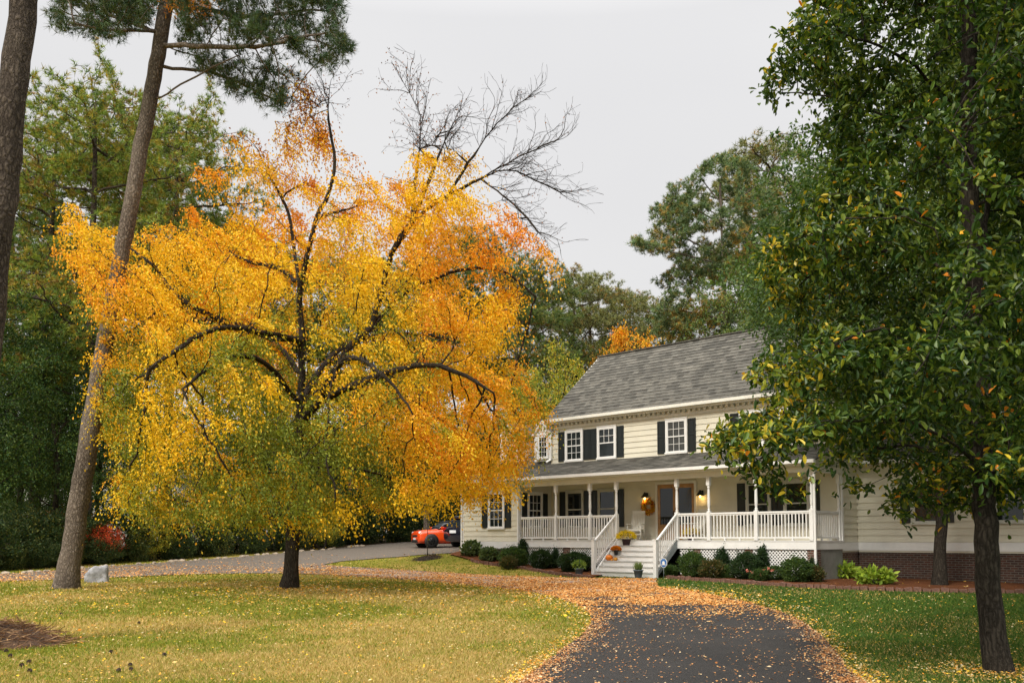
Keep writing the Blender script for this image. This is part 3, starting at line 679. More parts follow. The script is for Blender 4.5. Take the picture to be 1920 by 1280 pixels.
# ------------------------------------------------------------------ beds, edging
def WP(x,y,dz=0):
    p=ORG+uv*x+nv*y; return Vector((p.x,p.y,h1(p.x,p.y)+dz))
def hl(p): v=ORG+uv*p[0]+nv*p[1]; return (v.x,v.y)
def loc_of(p): d=Vector((p[0],p[1],0))-ORG; return (d.x*uv.x+d.y*uv.y, d.x*nv.x+d.y*nv.y)
bedR_edge=[G(*p) for p in [(1246,1084),(1290,1088),(1360,1092),(1440,1098),(1530,1103),(1620,1107),(1700,1109),(1790,1111),(1930,1113)]]
bedR=bedR_edge+[hl((16,3.2)),hl((6.8,3.2)),hl((6.7,.1)),hl((1.55,.1)),hl((1.5,-.9))]
bedL_edge=[G(*p) for p in [(872,1036),(905,1038)]]+[G(*p) for p in [(880,1051),(900,1057),(940,1062),(985,1067),(1030,1076),(1075,1081),(1108,1083.5)]]
bedL_edge=bedL_edge[2:]
bedL=bedL_edge+[hl((-1.55,.1)),hl((W0,.1)),hl((LW0+.1,-.02)),hl((LW0+.1,-.9))]
prop(link_mesh('mulch_bed',sheet('mulch_bed',bedR,.06,MULCH,.4)),kind='structure')
prop(link_mesh('mulch_bed',sheet('mulch_bed_b',bedL,.06,MULCH,.4)),kind='structure')
def along(edge, st):
    P=[Vector(p) for p in smoothp(edge,2)]; o=[]; acc=0
    for a,b in zip(P[:-1],P[1:]):
        l=(b-a).length; s=st-acc
        while s<=l: o.append((a+(b-a)*(s/l),math.atan2((b-a).y,(b-a).x))); s+=st
        acc=(acc+l)%st if l>0 else acc
    return o
EDGEB=simple('edging_brick',(.20,.10,.07),.9,.4,6,.3)
mb=MB(); mb.box(-.045,.045,-.10,.10,-.12,.09,EDGEB); bk=mb.build('edging_brick',bevel=.008); bk.location=(0,0,0)
first=True
for edge,side,lab in ((bedR_edge,'in the row edging the mulch bed right of the porch steps','bricks edging the right flower bed'),(bedL_edge,'in the row edging the mulch bed left of the porch steps','bricks edging the left flower bed')):
    for p,a in along(edge,.23):
        px,py=proj((p.x,p.y,h1(p.x,p.y)))
        if px>1935: continue
        o=bk if first else bk.copy()
        if not first: COL.objects.link(o)
        first=False
        o.location=(p.x,p.y,h1(p.x,p.y)+random.uniform(.01,.05)); o.rotation_euler=(random.uniform(-.2,.2),random.uniform(-.15,.15),a+random.uniform(-.25,.25)+math.pi/2)
        prop(o,'small upright red brick '+side,'brick',lab)
# pale stones along the far side of the drive
def blob(name,r,seed,mat,squash=(1,1,.7),amp=.35,sub=3,freq=1.3):
    import bmesh
    bm=bmesh.new(); bmesh.ops.create_icosphere(bm,subdivisions=sub,radius=r)
    for v in bm.verts:
        n=noise.noise(v.co/r*freq+Vector((seed*3.1,seed,0))); f=1+amp*n; v.co=Vector((v.co.x*f*squash[0],v.co.y*f*squash[1],v.co.z*f*squash[2]))
    me=bpy.data.meshes.new(name); bm.to_mesh(me); bm.free(); me.materials.append(mat)
    for p in me.polygons: p.use_smooth=True
    return me
STONE=simple('pale_stone',(.36,.29,.21),.9,.35,4,.4); sm=[blob('edging_stone',.16,i,STONE,(1.3,.9,.6)) for i in range(4)]
q=along(far_edge[2:],.30); k=0
for p,a in q:
    px,py=proj((p.x,p.y,h1(p.x,p.y)))
    if px<-20 or px>745 or k>=170 or random.random()<.12: continue
    k+=1; d=Vector((-math.sin(a),math.cos(a)))*random.uniform(-.35,.1)
    s=random.uniform(.3,.95); o=link_mesh('edging_stone',random.choice(sm)); o.location=(p.x-d.x,p.y-d.y,h1(p.x,p.y)+.03); o.scale=(s,s,s); o.rotation_euler=(0,0,random.uniform(0,6))
    prop(o,'small pale stone lining the far side of the drive at the foot of the woods','stone','stones lining the far side of the drive')
# grey faux rock utility cover by the pine
ROCK=simple('grey_rock',(.44,.44,.46),.85,.3,4,1.0,bd=.05)
import bmesh
bm=bmesh.new(); bmesh.ops.create_cube(bm,size=1); bmesh.ops.subdivide_edges(bm,edges=bm.edges,cuts=9,use_grid_fill=True)
for v in bm.verts:
    c=v.co.copy(); n=c.normalized()*.62; c=c.lerp(n,.16); tz=c.z+.5; tp=1-.32*tz; c=Vector((c.x*.74*tp,c.y*.55*tp,(c.z+.45)*.55+(.06*c.x)))
    f=noise.noise(c*3.2)*.09+noise.noise(c*8)*.04+noise.noise(c*18)*.015; v.co=c+c.normalized()*f
me=bpy.data.meshes.new('rock'); bm.to_mesh(me); bm.free(); me.materials.append(ROCK)
for p in me.polygons: p.use_smooth=True
g_=G(183,1091); o=link_mesh('rock',me); o.location=(g_[0],g_[1],h1(*g_)-.02); o.rotation_euler=(0,0,.3); prop(o,'pale grey faux rock utility cover standing on the lawn beside the leaning pine trunk','rock')
# pine straw mound at the left edge
def mound(name,px,py,rx,ry,hh,label,cat,cols,n,off=(0,0)):
    g_=G(px,py); c=Vector((g_[0]+off[0],g_[1]+off[1],0)); xs=np.linspace(-1,1,30); V=[];Fs=[]
    for i in range(13):
        for j in range(32):
            r=i/12; a=j/32*2*math.pi; x=c.x+rx*r*math.cos(a); y=c.y+ry*r*math.sin(a)
            V.append((x,y,h1(x,y)+hh*(1-r*r)**1.0*(1+.35*noise.noise(Vector((x*3,y*3,0))))-.02*r))
    for i in range(12):
        for j in range(32): Fs.append((i*32+j,i*32+(j+1)%32,(i+1)*32+(j+1)%32,(i+1)*32+j))
    mb=MB(); mb.add(V,Fs,STRAW,True); o=mb.build(name,recalc=False)
    r=np.sqrt(RNG.uniform(0,1.15,n)); a=RNG.uniform(0,6.283,n); X=c.x+rx*r*np.cos(a); Y=c.y+ry*r*np.sin(a)
    Z=hgt(X,Y)+hh*np.maximum(0,1-r*r)+RNG.uniform(0,.04,n); D=np.c_[RNG.normal(size=(n,2)),RNG.normal(size=n)*.25]
    me=leaf_mesh('straw',np.c_[X,Y,Z],D,.22,.012,palette(n,cols),[LITTERM]); s_=link_mesh('pine_straw',me,o)
    return prop(o,label,cat)
STRAW=simple('straw_soil',(.10,.055,.03),.95,.5,6,.8,bd=.04)
mound('straw_mound',-40,1208,1.35,.85,.34,'brown mound of pine straw at the left edge of the lawn','straw mound',[(.25,.13,.06),(.14,.07,.04),(.36,.22,.11)],2500)
STRAW=simple('black_mulch',(.03,.022,.018),.95,.4,6,.8,bd=.04)
mound('mulch_ring',801,1047.5,.62,.62,.10,'dark mulch ring around the thin sapling on the small lawn strip','mulch ring',[(.05,.035,.025),(.09,.06,.04)],900)
# ------------------------------------------------------------------ pots, pumpkins, flowers
POTM=simple('blue_grey_pot',(.10,.13,.16),.5,.1,3); POTB=simple('black_pot',(.015,.018,.018),.5); POTR=simple('maroon_pot',(.05,.02,.025),.5); SOIL=simple('soil',(.03,.02,.015),.95)
def pot(mb,r,h,m,c=(0,0,0)):
    mb.lathe([(r*.68,0),(r*.72,.01),(r*.95,h*.86),(r*1.08,h*.87),(r*1.08,h),(r*.93,h),(r*.9,h*.9)],m,c,20)
def leafball(name,n,r,center,cols,size,mat=LEAFM,squash=1,parent=None,up=.4,shell=.5):
    d=unit(RNG.normal(size=(n,3))); rad=RNG.uniform(shell,1,(n,1))**.5*r; C=d*rad*np.array([1,1,squash]); k=C[:,2]>-r*.35*squash; C=C[k]; d=d[k]
    D=d+RNG.normal(size=C.shape)*.6+np.array([0,0,up]); return link_mesh(name,leaf_mesh(name,C+np.array(center),D,size,size*.5,palette(len(C),cols),[mat]),parent)
def ground_pot(px,py,r,h,label,kind):
    g_=G(px,py); e=empty('potted_plant',(g_[0],g_[1],h1(*g_)+.05),0,label,'potted plant'); mb=MB(); pot(mb,r,h,POTM); mb.lathe([(r*.9,h*.88),(r*.3,h*.9),(.001,h*.9)],SOIL,n=16); mb.build('pot',e)
    if kind: leafball('foliage',260,.24,(0,0,h+.1),[(.18,.28,.05),(.30,.38,.08),(.10,.18,.04)],.10,parent=e,squash=.75)
    else:
        n=420; a=RNG.uniform(0,6.28,n); s=RNG.uniform(0,.55,n); D=np.c_[np.cos(a)*s,np.sin(a)*s,np.ones(n)]; link_mesh('foliage',leaf_mesh('foliage',np.c_[np.cos(a)*.05,np.sin(a)*.05,np.full(n,h*.9)]+RNG.normal(size=(n,3))*.03,D,RNG.uniform(.15,.32,n),.02,palette(n,[(.16,.24,.07),(.26,.32,.12)]),[LEAFM]),e)
ground_pot(1085.5,1081,.17,.26,'blue grey pot of broad leaved green plant on the mulch left of the steps',1)
ground_pot(1197,1085,.17,.27,'blue grey pot of spiky grass in front of the bottom porch step',0)
def on_step(name,x,i,label,cat,y=None):   # i-th tread from the deck (0 = deck)
    z=-(i)*rise; yy=(-.045-RUN*(i-.5)) if i>0 else .25
    if y is not None: yy=y
    p=HW(x,yy,z); return empty(name,p,HR,label,cat)
def mum(x,i,r,h,pm,cols,label,y=None):
    e=on_step('potted_chrysanthemum',x,i,label,'potted flowers',y); mb=MB(); pot(mb,r*.5,h,pm); mb.build('pot',e)
    leafball('leaves',400,r*.93,(0,0,h+r*.15),[(.03,.06,.02),(.05,.10,.03)],.05,parent=e,squash=.62,up=0)
    d=unit(RNG.normal(size=(2600,3))); d=d[d[:,2]>-.12]; C=d*r*np.array([1,1,.68])*(1+.09*RNG.normal(size=(len(d),1)))+np.array([0,0,h+r*.15])
    link_mesh('blossoms',leaf_mesh('blossoms',C,d+RNG.normal(size=d.shape)*.5,.035,.03,palette(len(d),cols),[PETAL]),e)
mum(-.84,1,.35,.24,POTR,[(.85,.62,.01),(.9,.72,.03),(.75,.5,.01)],'large bright yellow chrysanthemum in a maroon pot on the top porch step',y=-.13)
mum(-.98,3,.17,.20,POTB,[(.75,.25,.01),(.8,.33,.02),(.6,.18,.01)],'small orange chrysanthemum in a black pot on a middle porch step')
mum(1.78,0,.27,.2,POTR,[(.8,.62,.1),(.85,.7,.2)],'pale yellow chrysanthemum on the porch behind the right stair rail',y=.3)
PUMP=simple('pumpkin_skin',(.75,.20,.01),.45,.12,6); GOLD=simple('gourd_skin',(.70,.30,.02),.45,.3,9); STEM=simple('dry_stem',(.15,.12,.05),.9)
def pumpkin(x,i,r,m,label,sq=.82,y=None,dx=0):
    e=on_step('pumpkin',x,i,label,'pumpkin',y); V=[];Fs=[]; n,k=48,14
    for a in range(k+1):
        th=math.pi*a/k
        for b_ in range(n):
            ph=2*math.pi*b_/n; rb=r*(1-.09*abs(math.cos(ph*5))**.5*math.sin(th)); z=math.cos(th)*r*sq; dz=-.12*r*math.exp(-(math.sin(th)/.35)**2)*(1 if z>0 else -1)
            V.append((rb*math.sin(th)*math.cos(ph),rb*math.sin(th)*math.sin(ph),z+dz+r*sq*.9))
    for a in range(k):
        for b_ in range(n): Fs.append((a*n+b_,a*n+(b_+1)%n,(a+1)*n+(b_+1)%n,(a+1)*n+b_))
    mb=MB(); mb.add(V,Fs,m,True); mb.build('body',e); mb=MB(); mb.tube([(0,0,r*sq*1.6),(0,0,r*sq*1.95),(r*.15,0,r*sq*2.15)],[r*.14,r*.08,r*.09],STEM,7); mb.build('stem',e)
pumpkin(-1.14,4,.15,PUMP,'round orange pumpkin on a middle porch step below the orange flowers')
pumpkin(-.83,4,.085,GOLD,'small gold gourd beside the orange pumpkin on the steps')
pumpkin(-.96,4,.06,GOLD,'tiny pale gourd lying between the pumpkin and the gold gourd',.6,y=-.045-RUN*3.75)
pumpkin(1.62,0,.16,PUMP,'orange pumpkin on the porch floor behind the right stair rail',y=.55)
# yard sign: blue octagon on a stake
g_=WP(1.75,-1.35); e=empty('yard_sign',g_,HR,'small blue octagonal yard sign on a thin stake right of the porch steps','sign')
mb=MB(); mb.tube([(0,0,-.1),(0,0,.42)],.008,GREY,6); mb.build('stake',e)
BLUE=simple('sign_blue',(.03,.14,.42),.4); 
def octo(r): return [(r*math.cos(math.pi/8+i*math.pi/4),.55+r*math.sin(math.pi/8+i*math.pi/4)*1.12) for i in range(8)]
mb=MB(); mb.prism(octo(.155),-.004,.012,WHITE); mb.prism(octo(.138),-.008,-.004,BLUE); mb.build('panel',e)
mb=MB(); mb.prism([(x*.45,.55+(z-.55)*.45) for x,z in octo(.138)],-.012,-.008,WHITE); mb.box(-.09,.09,-.0115,-.008,.475,.50,WHITE); mb.build('emblem',e)
# wreath
wp=HW(U(1218,WY),WY-.09,1.33); e=empty('wreath',wp,HR,'round wreath of yellow and orange leaves hanging beside the front door','wreath')
mb=MB(); mb.tube([(math.cos(a)*.2,0,math.sin(a)*.2) for a in np.linspace(0,6.283,25)],.035,STEM,6); mb.build('ring',e)
n=1300; a=RNG.uniform(0,6.283,n); C=np.c_[np.cos(a)*.2,np.zeros(n),np.sin(a)*.2]+RNG.normal(size=(n,3))*.045
link_mesh('leaves',leaf_mesh('leaves',C,C/.2+RNG.normal(size=(n,3))*.6+np.array([0,-.5,0]),.08,.05,palette(n,[(.8,.5,.02),(.7,.25,.02),(.5,.1,.02),(.85,.65,.1)]),[LITTERM]),e)
# rocking chairs
CHW=simple('chair_paint',(.78,.76,.68),.5,.05)
def rocker(x,y,rz,label):
    p=HW(x,y,0); e=empty('rocking_chair',p,HR+rz,label,'rocking chair','rocking chairs on the porch')
    for s_ in (-1,1):
        X=s_*.27; pts=[(X,-.42+.95*k/10,.02+ .09*((k/10-.45)*2)**2) for k in range(11)]
        mb=MB()
        for a_,b_ in zip(pts[:-1],pts[1:]): mb.beam(a_,b_,.03,.05,CHW)
        mb.build('rocker',e)
        mb=MB(); mb.tube([(X,-.24,.05),(X,-.26,.3),(X,-.26,.62)],[.02,.026,.02],CHW,8); mb.build('leg',e)
        mb=MB(); mb.tube([(X,.24,.06),(X,.22,.42),(X*.95,.30,.75),(X*.93,.40,1.12)],[.022,.024,.022,.018],CHW,8); mb.build('leg',e)
        mb=MB(); mb.box(X-.045,X+.045,-.33,.28,.62,.645,CHW); mb.build('armrest',e,.008)
    mb=MB()
    for k in range(7): y0=-.27+k*.072; mb.box(-.26,.26,y0,y0+.06,.42-k*.008,.438-k*.008,CHW)
    mb.box(-.27,.27,-.29,-.265,.36,.43,CHW); mb.box(-.25,.25,-.27,-.24,.22,.25,CHW); mb.box(-.25,.25,.2,.23,.2,.23,CHW); mb.build('seat',e)
    mb=MB()
    for k in range(7): X=-.21+k*.07; mb.beam((X,.235,.46),(X*.95,.385,1.08),.045,.016,CHW,up=(0,1,0))
    mb.beam((-.26,.40,1.12),(.26,.40,1.12),.03,.10,CHW); mb.beam((-.25,.24,.47),(.25,.24,.47),.03,.06,CHW); mb.build('backrest',e)
rocker(U(1192,1.2),1.2,.35,'white slatted rocking chair left of the front door, clear of the rails')
rocker(U(1302,1.25),1.25,-.3,'white rocking chair right of the front door behind the railing')
# ------------------------------------------------------------------ cars
TYRE=simple('tyre_rubber',(.012,.012,.012),.85); RIM=simple('dark_rim',(.03,.03,.032),.35,metal=.6); CARGL=simple('car_glass',(.015,.02,.025),.05,.02,spec=.8)
ORANGE=simple('orange_car_paint',(.80,.075,.008),.25,.03,coat=.8); BLACKP=simple('black_car_paint',(.008,.008,.016),.25,.03,coat=.8); CHROME=simple('chrome',(.6,.6,.6),.2,metal=1); LENS=simple('headlamp_lens',(.7,.7,.7),.1); REDL=simple('tail_lamp_red',(.35,.01,.01),.25); PLATE=simple('plate_white',(.75,.76,.78),.5); BLKTRIM=simple('black_trim',(.015,.015,.015),.6)
def loft(mb,st,m,n=24,ex=4.0):
    V=[];Fs=[]
    for x,hw,z0,z1 in st:
        for k in range(n):
            a=2*math.pi*k/n+math.pi/n; c,s_=math.cos(a),math.sin(a); r=(abs(c)**ex+abs(s_)**ex)**(-1/ex)
            V.append((x,c*r*hw,(z0+z1)/2+s_*r*(z1-z0)/2))
    k_=len(st)
    for i in range(k_-1):
        for k in range(n): Fs.append((i*n+k,i*n+(k+1)%n,(i+1)*n+(k+1)%n,(i+1)*n+k))
    Fs.append(tuple(range(n-1,-1,-1))); Fs.append(tuple(range((k_-1)*n,k_*n))); mb.add(V,Fs,m,True)
def wheel(e,x,y,r,wd):
    sg=1 if y>0 else -1; mb=MB(); T=Matrix.Translation((x,y,r))@Matrix.Rotation(math.pi/2,4,'X'); mb.T=T
    mb.lathe([(r*.62,-wd/2),(r*.95,-wd/2),(r,-wd*.35),(r,wd*.35),(r*.95,wd/2),(r*.62,wd/2)],TYRE,n=28); wh=mb.build('wheel',e)
    mb=MB(); mb.T=T; o=-sg*(wd/2+.004)
    mb.lathe([(r*.62,o-.0),(r*.58,o*.96)],RIM,n=24)
    for k in range(7): a=k*2*math.pi/7; mb.beam((0,0,o),(math.cos(a)*r*.57,math.sin(a)*r*.57,o),.05,.02,RIM,up=(0,0,1))
    mb.build('rim',wh)
def hatch(loc,rz):   # front towards +x
    e=empty('hatchback_car',loc,rz,'bright orange hatchback parked nose out beside the black car by the woods','car')
    mb=MB(); loft(mb,[(1.86,.60,.32,.62),(1.84,.74,.24,.80),(1.74,.80,.20,.88),(1.5,.83,.19,.93),(.9,.84,.19,.97),(.7,.84,.18,1.0),(-1.3,.84,.18,1.0),(-1.7,.80,.22,.95),(-1.82,.70,.32,.85)],ORANGE,ex=5); mb.build('body',e)
    mb=MB(); loft(mb,[(.78,.74,.96,.99),(.40,.69,.94,1.33),(.2,.67,.94,1.38),(-1.2,.66,.94,1.37),(-1.45,.66,.94,1.28),(-1.68,.70,.94,1.0)],CARGL,ex=6); mb.build('window_band',e)
    mb=MB(); loft(mb,[(.30,.60,1.36,1.39),(.15,.66,1.37,1.43),(-1.1,.65,1.36,1.43),(-1.45,.58,1.30,1.36)],BLKTRIM,ex=4); mb.build('roof',e)
    mb=MB(); mb.box(1.72,1.875,-.5,.5,.24,.40,BLKTRIM); mb.box(1.80,1.868,-.42,.42,.55,.66,BLKTRIM); mb.build('grille',e)
    mb=MB(); mb.box(1.87,1.885,-.2,.2,.40,.50,PLATE); mb.build('number_plate',e)
    for s_ in (-1,1):
        mb=MB(); mb.T=Matrix.Translation((1.66,s_*.60,.74))@Matrix.Rotation(math.pi/2+.35,4,'Y'); mb.lathe([(.13,0),(.14,.10),(.11,.16),(.02,.17)],LENS,n=18); mb.build('headlight',e)
        mb=MB(); mb.box(.52,.68,s_*.86,s_*1.0,.98,1.10,ORANGE); mb.build('mirror',e,.02)
        for x in (1.18,-1.25):
            mb=MB(); mb.T=Matrix.Translation((x,s_*.835,.33))@Matrix.Rotation(math.pi/2,4,'X'); mb.lathe([(.39,-.03),(.39,.03)],BLKTRIM,n=26); mb.build('wheel_arch',e); wheel(e,x,s_*.80,.32,.2)
def suv(loc,rz):
    e=empty('black_car',loc,rz,'black sport utility car seen from behind, parked at the left corner of the house','car')
    mb=MB(); loft(mb,[(2.25,.7,.4,.8),(2.1,.88,.28,.95),(1.2,.93,.25,1.05),(-1.9,.93,.25,1.08),(-2.2,.88,.28,1.05),(-2.28,.80,.36,.95)],BLACKP,ex=5); mb.build('body',e)
    mb=MB(); loft(mb,[(1.2,.80,1.0,1.06),(.5,.74,1.0,1.52),(-1.6,.74,1.0,1.56),(-1.85,.76,1.0,1.45),(-2.15,.80,1.0,1.1)],CARGL,ex=6); mb.build('window_band',e)
    mb=MB(); loft(mb,[(.55,.70,1.52,1.56),(.3,.76,1.54,1.62),(-1.6,.75,1.54,1.63),(-1.95,.68,1.48,1.56)],BLACKP,ex=4); mb.build('roof',e)
    mb=MB(); mb.box(-2.31,-2.29,-.26,.26,.72,.87,PLATE); mb.build('number_plate',e)
    for s_ in (-1,1):
        mb=MB(); mb.box(-2.27,-2.12,s_*.62,s_*.9,.82,1.02,REDL); mb.build('tail_light',e,.02)
        for x in (1.4,-1.4): wheel(e,x,s_*.84,.36,.24)
c_=(-4.1,52.4); rzc=math.atan2(-.39,-.92); hc=Vector((-.92,-.39)); c_=(Vector((-5.2,50.6))-hc*1.8); hatch((c_.x,c_.y,h1(c_.x,c_.y)+.03),rzc)
d2=Vector((.75,.66)); c2_=Vector((-3.0,48.6))+d2*2.2; suv((c2_.x,c2_.y,h1(c2_.x,c2_.y)+.03),math.atan2(.66,.75))
# neighbour house glimpsed through the woods
NH=empty('neighbour_house',(-31,74,h1(-31,74)),.25,'pale white house glimpsed far behind the woods at left','house')
mb=MB(); mb.box(-8,8,0,8,0,5.6,SIDEW); mb.T=front(0); siding(mb,-8,8,.3,5.4,SIDEW,.25); mb.build('wall',NH)
mb=MB(); roof(mb,-8.5,8.5,-.5,5.4,4,8.6,SHINGLE,.35); roof(mb,-8.5,8.5,8.5,5.4,4,8.6,SHINGLE,.35); mb.build('roof',NH)
for x in (-6,-3,3,6):
    for z in (1.0,3.6): window(front(0),x,z,z+1.4,1.0,NH)
# ------------------------------------------------------------------ trees
class Skel:
    def __init__(s): s.P=[]; s.par=[]
    def limb(s, pts, step=.3, attach=True):
        n_=len(s.P); e=s._limb(pts,step,attach)
        if n_==0: s.tr=len(s.P)
        return e
    def _limb(s, pts, step=.3, attach=True):
        pts=[np.array(p,float) for p in pts]; Q=[Vector(p) for p in smoothp([tuple(p) for p in pts],2)] if len(pts)>2 else [Vector(p) for p in pts]
        prev=-1
        if s.P and attach:
            d=np.linalg.norm(np.array(s.P)-np.array(Q[0]),axis=1); prev=int(d.argmin())
        acc=0; last=Q[0]
        if prev<0: s.P.append(np.array(Q[0])); s.par.append(-1); prev=0
        for a,b in zip(Q[:-1],Q[1:]):
            l=(b-a).length; n=0; t_=step-acc
            while t_<=l:
                p=a.lerp(b,t_/l); s.P.append(np.array(p)+RNG.normal(size=3)*.012); s.par.append(prev); prev=len(s.P)-1; t_+=step
            acc=(acc+l)%step
        return prev
def lerp_(a,b,t): return a+(b-a)*t
def order(P,par):   # already parent-before-child
    return P,par
def jit(x,s=26): return x+RNG.normal(size=len(x))*s
def sample_poly(poly, n, depth, prof=1.0, seed=0, gap=-.1, gs=.5, Y0=None):
    """random points inside a silhouette; depth(px,py)->(Ycentre, halfdepth); gaps by 3-D noise"""
    poly=np.array(poly,float); lo=poly.min(0); hi=poly.max(0); out=[]; k=0
    while k<n:
        x=RNG.uniform(lo[0],hi[0],n*2); y=RNG.uniform(lo[1],hi[1],n*2); m=inpoly(x,y,poly); x,y=x[m],y[m]
        Yc,hd=depth(x,y); Y=Yc+hd*RNG.uniform(-1,1,len(x))
        r0=(x-PX)/F; u=(PY0-y)/F; ry=math.cos(PITCH)-u*math.sin(PITCH); rz=math.sin(PITCH)+u*math.cos(PITCH); s_=Y/ry
        Q=np.c_[r0*s_,Y,EYE+rz*s_]
        if gap>-1: Q=Q[noise3(Q*np.array([1,1,1.7]),gs,seed)>gap]
        out.append(Q); k+=len(Q)
    return np.concatenate(out)[:n]
def edge_dist(x,y,poly):
    p=np.array(poly,float); d=np.full(len(x),1e9)
    for i in range(len(p)):
        a=p[i]; b=p[(i+1)%len(p)]; ab=b-a; t_=np.clip(((x-a[0])*ab[0]+(y-a[1])*ab[1])/max((ab**2).sum(),1e-9),0,1)
        d=np.minimum(d,np.hypot(x-a[0]-ab[0]*t_,y-a[1]-ab[1]*t_))
    return d
def twigs(P, par, r, maxr, n, drop=(0,0,-.5), length=(.3,.9), pts=6):
    """small sprays hung from the thin parts of a skeleton -> leaf anchor points and directions"""
    idx=np.where(r<maxr)[0]; k=RNG.choice(idx,n); dirp=unit(P[k]-P[np.maximum(par[k],0)]+1e-6)
    D=unit(dirp+RNG.normal(size=(n,3))*.75); Ln=RNG.uniform(*length,n)[:,None]; S=[];DD=[];K=[]
    for j in range(pts):
        u=(j+1)/pts; p=P[k]+D*Ln*u+np.array(drop)*Ln*u*u; d=D+np.array(drop)*2*u; S.append(p); DD.append(d); K.append(k)
    return np.stack(S,1), np.stack(DD,1)
# ---- the yellow tree
TY=27.2
yt=Skel()
def yp(px,py,dy=0): return tuple(at(px,py,TY+dy))
yt.limb([(on(545,TY)[0],TY,h1(on(545,TY)[0],TY)-.25),yp(547,1040),yp(551,960),yp(556,880),yp(561,800),yp(566,720),yp(566,622),yp(559,540,-.2),yp(572,500,-.3),yp(583,450,-.4),yp(592,409,-.5),yp(620,360,-.6),yp(630,294,-.7),yp(613,228,-.8),yp(617,165,-.9)])
yt.limb([yp(561,800),yp(585,765,-.6),yp(625,737,-1.1),yp(670,719,-1.5),yp(735,695,-2.2),yp(800,680,-3),yp(870,700,-3.6),yp(930,740,-4)])
yt.limb([yp(600,752,-.7),yp(628,700,-.4),yp(655,646,0),yp(694,617,.4),yp(730,575,.6),yp(764,545,.8),yp(850,505,1),yp(940,500,1.2),yp(1010,560,1.2)])
yt.limb([yp(694,617,.4),yp(712,560,.3),yp(733,472,.2),yp(771,424,0),yp(805,334,-.3),yp(838,254,-.5),yp(868,195,-.6)])
yt.limb([yp(733,472,.2),yp(771,412,.6),yp(838,369,.9),yp(908,330,1.1),yp(955,314,1.2),yp(1000,335,1.3),yp(1062,366,1.4)])
yt.limb([yp(771,424,0),yp(779,340,.8),yp(791,240,1.2),yp(785,200,1.3),yp(752,150,1.5)])
yt.limb([yp(838,369,.9),yp(900,270,.6),yp(955,205,.4),yp(1000,178,.2)])
yt.limb([yp(908,330,1.1),yp(980,290,.6),yp(1040,264,.3)])
yt.limb([yp(908,340,1.1),yp(960,378,.6),yp(990,410,.3),yp(1016,446,.2)])
yt.limb([yp(562,640),yp(530,630,-.8),yp(491,624,-1.4),yp(418,608,-2.4),yp(350,640,-3.2),yp(270,700,-4)])
yt.limb([yp(540,640,-.4),yp(440,610,.2),yp(365,578,.6),yp(317,545,.8),yp(295,500,.9),yp(220,450,1.1),yp(150,420,1.3)])
yt.limb([yp(566,560,0),yp(556,500,.5),yp(548,440,.7),yp(540,386,.8),yp(499,319,.9),yp(480,270,1),yp(440,240,1.2)])
yt.limb([yp(558,530,-.1),yp(520,500,1.2),yp(455,490,2.2),yp(380,440,3),yp(300,420,3.6)])
yt.limb([yp(561,760,0),yp(520,700,-1.5),yp(470,660,-3),yp(400,680,-4.4),yp(330,740,-5.4)])
yt.limb([yp(561,760,0),yp(600,690,2),yp(650,640,3.4),yp(760,620,4.6),yp(860,640,5.4)])
yt.limb([yp(562,700,0),yp(520,640,2),yp(440,600,3.8),yp(340,600,5)])
yt.limb([yp(600,752,-.7),yp(620,700,-2.4),yp(660,660,-3.8),yp(720,700,-5),yp(780,780,-5.6)])
yt.limb([yp(735,560,.7),yp(800,480,2.4),yp(860,430,3.2),yp(900,420,3.6)])
yt.limb([yp(592,409,-.5),yp(660,390,1.6),yp(720,370,2.4)])
YPOLY=[(95,385),(150,375),(215,410),(280,400),(330,430),(345,390),(335,310),(400,260),(455,225),(520,200),(580,215),(600,250),(655,265),(690,330),(745,320),(770,265),(815,255),(870,290),(890,340),(885,400),(920,440),(945,480),(965,540),(955,600),(930,610),(980,670),(1022,730),(1020,775),(980,820),(985,880),(960,930),(900,925),(870,955),(800,965),(720,950),(650,965),(560,985),(480,985),(400,975),(330,985),(270,945),(215,955),(185,915),(210,840),(165,780),(150,700),(190,620),(150,560),(115,500),(80,440)]
def ydepth(x,y):
    e=edge_dist(x,y,YPOLY); R=np.clip((e/160),.03,1)**.5*6.3*np.clip((y-150)/350,.45,1)
    return np.full(len(x),TY)+0*x, R
att=sample_poly(YPOLY,3300,ydepth,seed=3,gap=-.02,gs=.5)
SK=[(165,700),(955,700),(960,900),(900,930),(700,955),(560,985),(400,975),(300,985),(200,940)]; att=np.concatenate([att,sample_poly(SK,1100,lambda x,y:(np.full(len(x),TY),np.clip((x-150)/260,0,1)**.5*np.clip((985-x)/260,0,1)**.5*5.2),seed=23,gap=-.05,gs=.5)]); 
P,par=grow(yt.P,yt.par,att,di=2.2,dk=.38,step=.27,iters=70,bias=(0,0,.06),jitter=.16)
BARE=[(680,325),(690,30),(900,0),(1250,40),(1280,580),(1075,520),(990,440),(955,398),(905,350),(885,300),(830,280),(760,290)]
BARE2=[(560,240),(590,180),(610,140),(650,130),(665,190),(650,250)]
x,y=npproj(P); bare=(inpoly(x,y,BARE)&~((x<905)&(y>285)))|inpoly(x,y,[(575,225),(570,60),(700,60),(690,250),(640,245),(610,200)])
bn=np.where(bare)[0]; CT=np.array(yp(740,430,.3)); P=list(P); par=list(par)
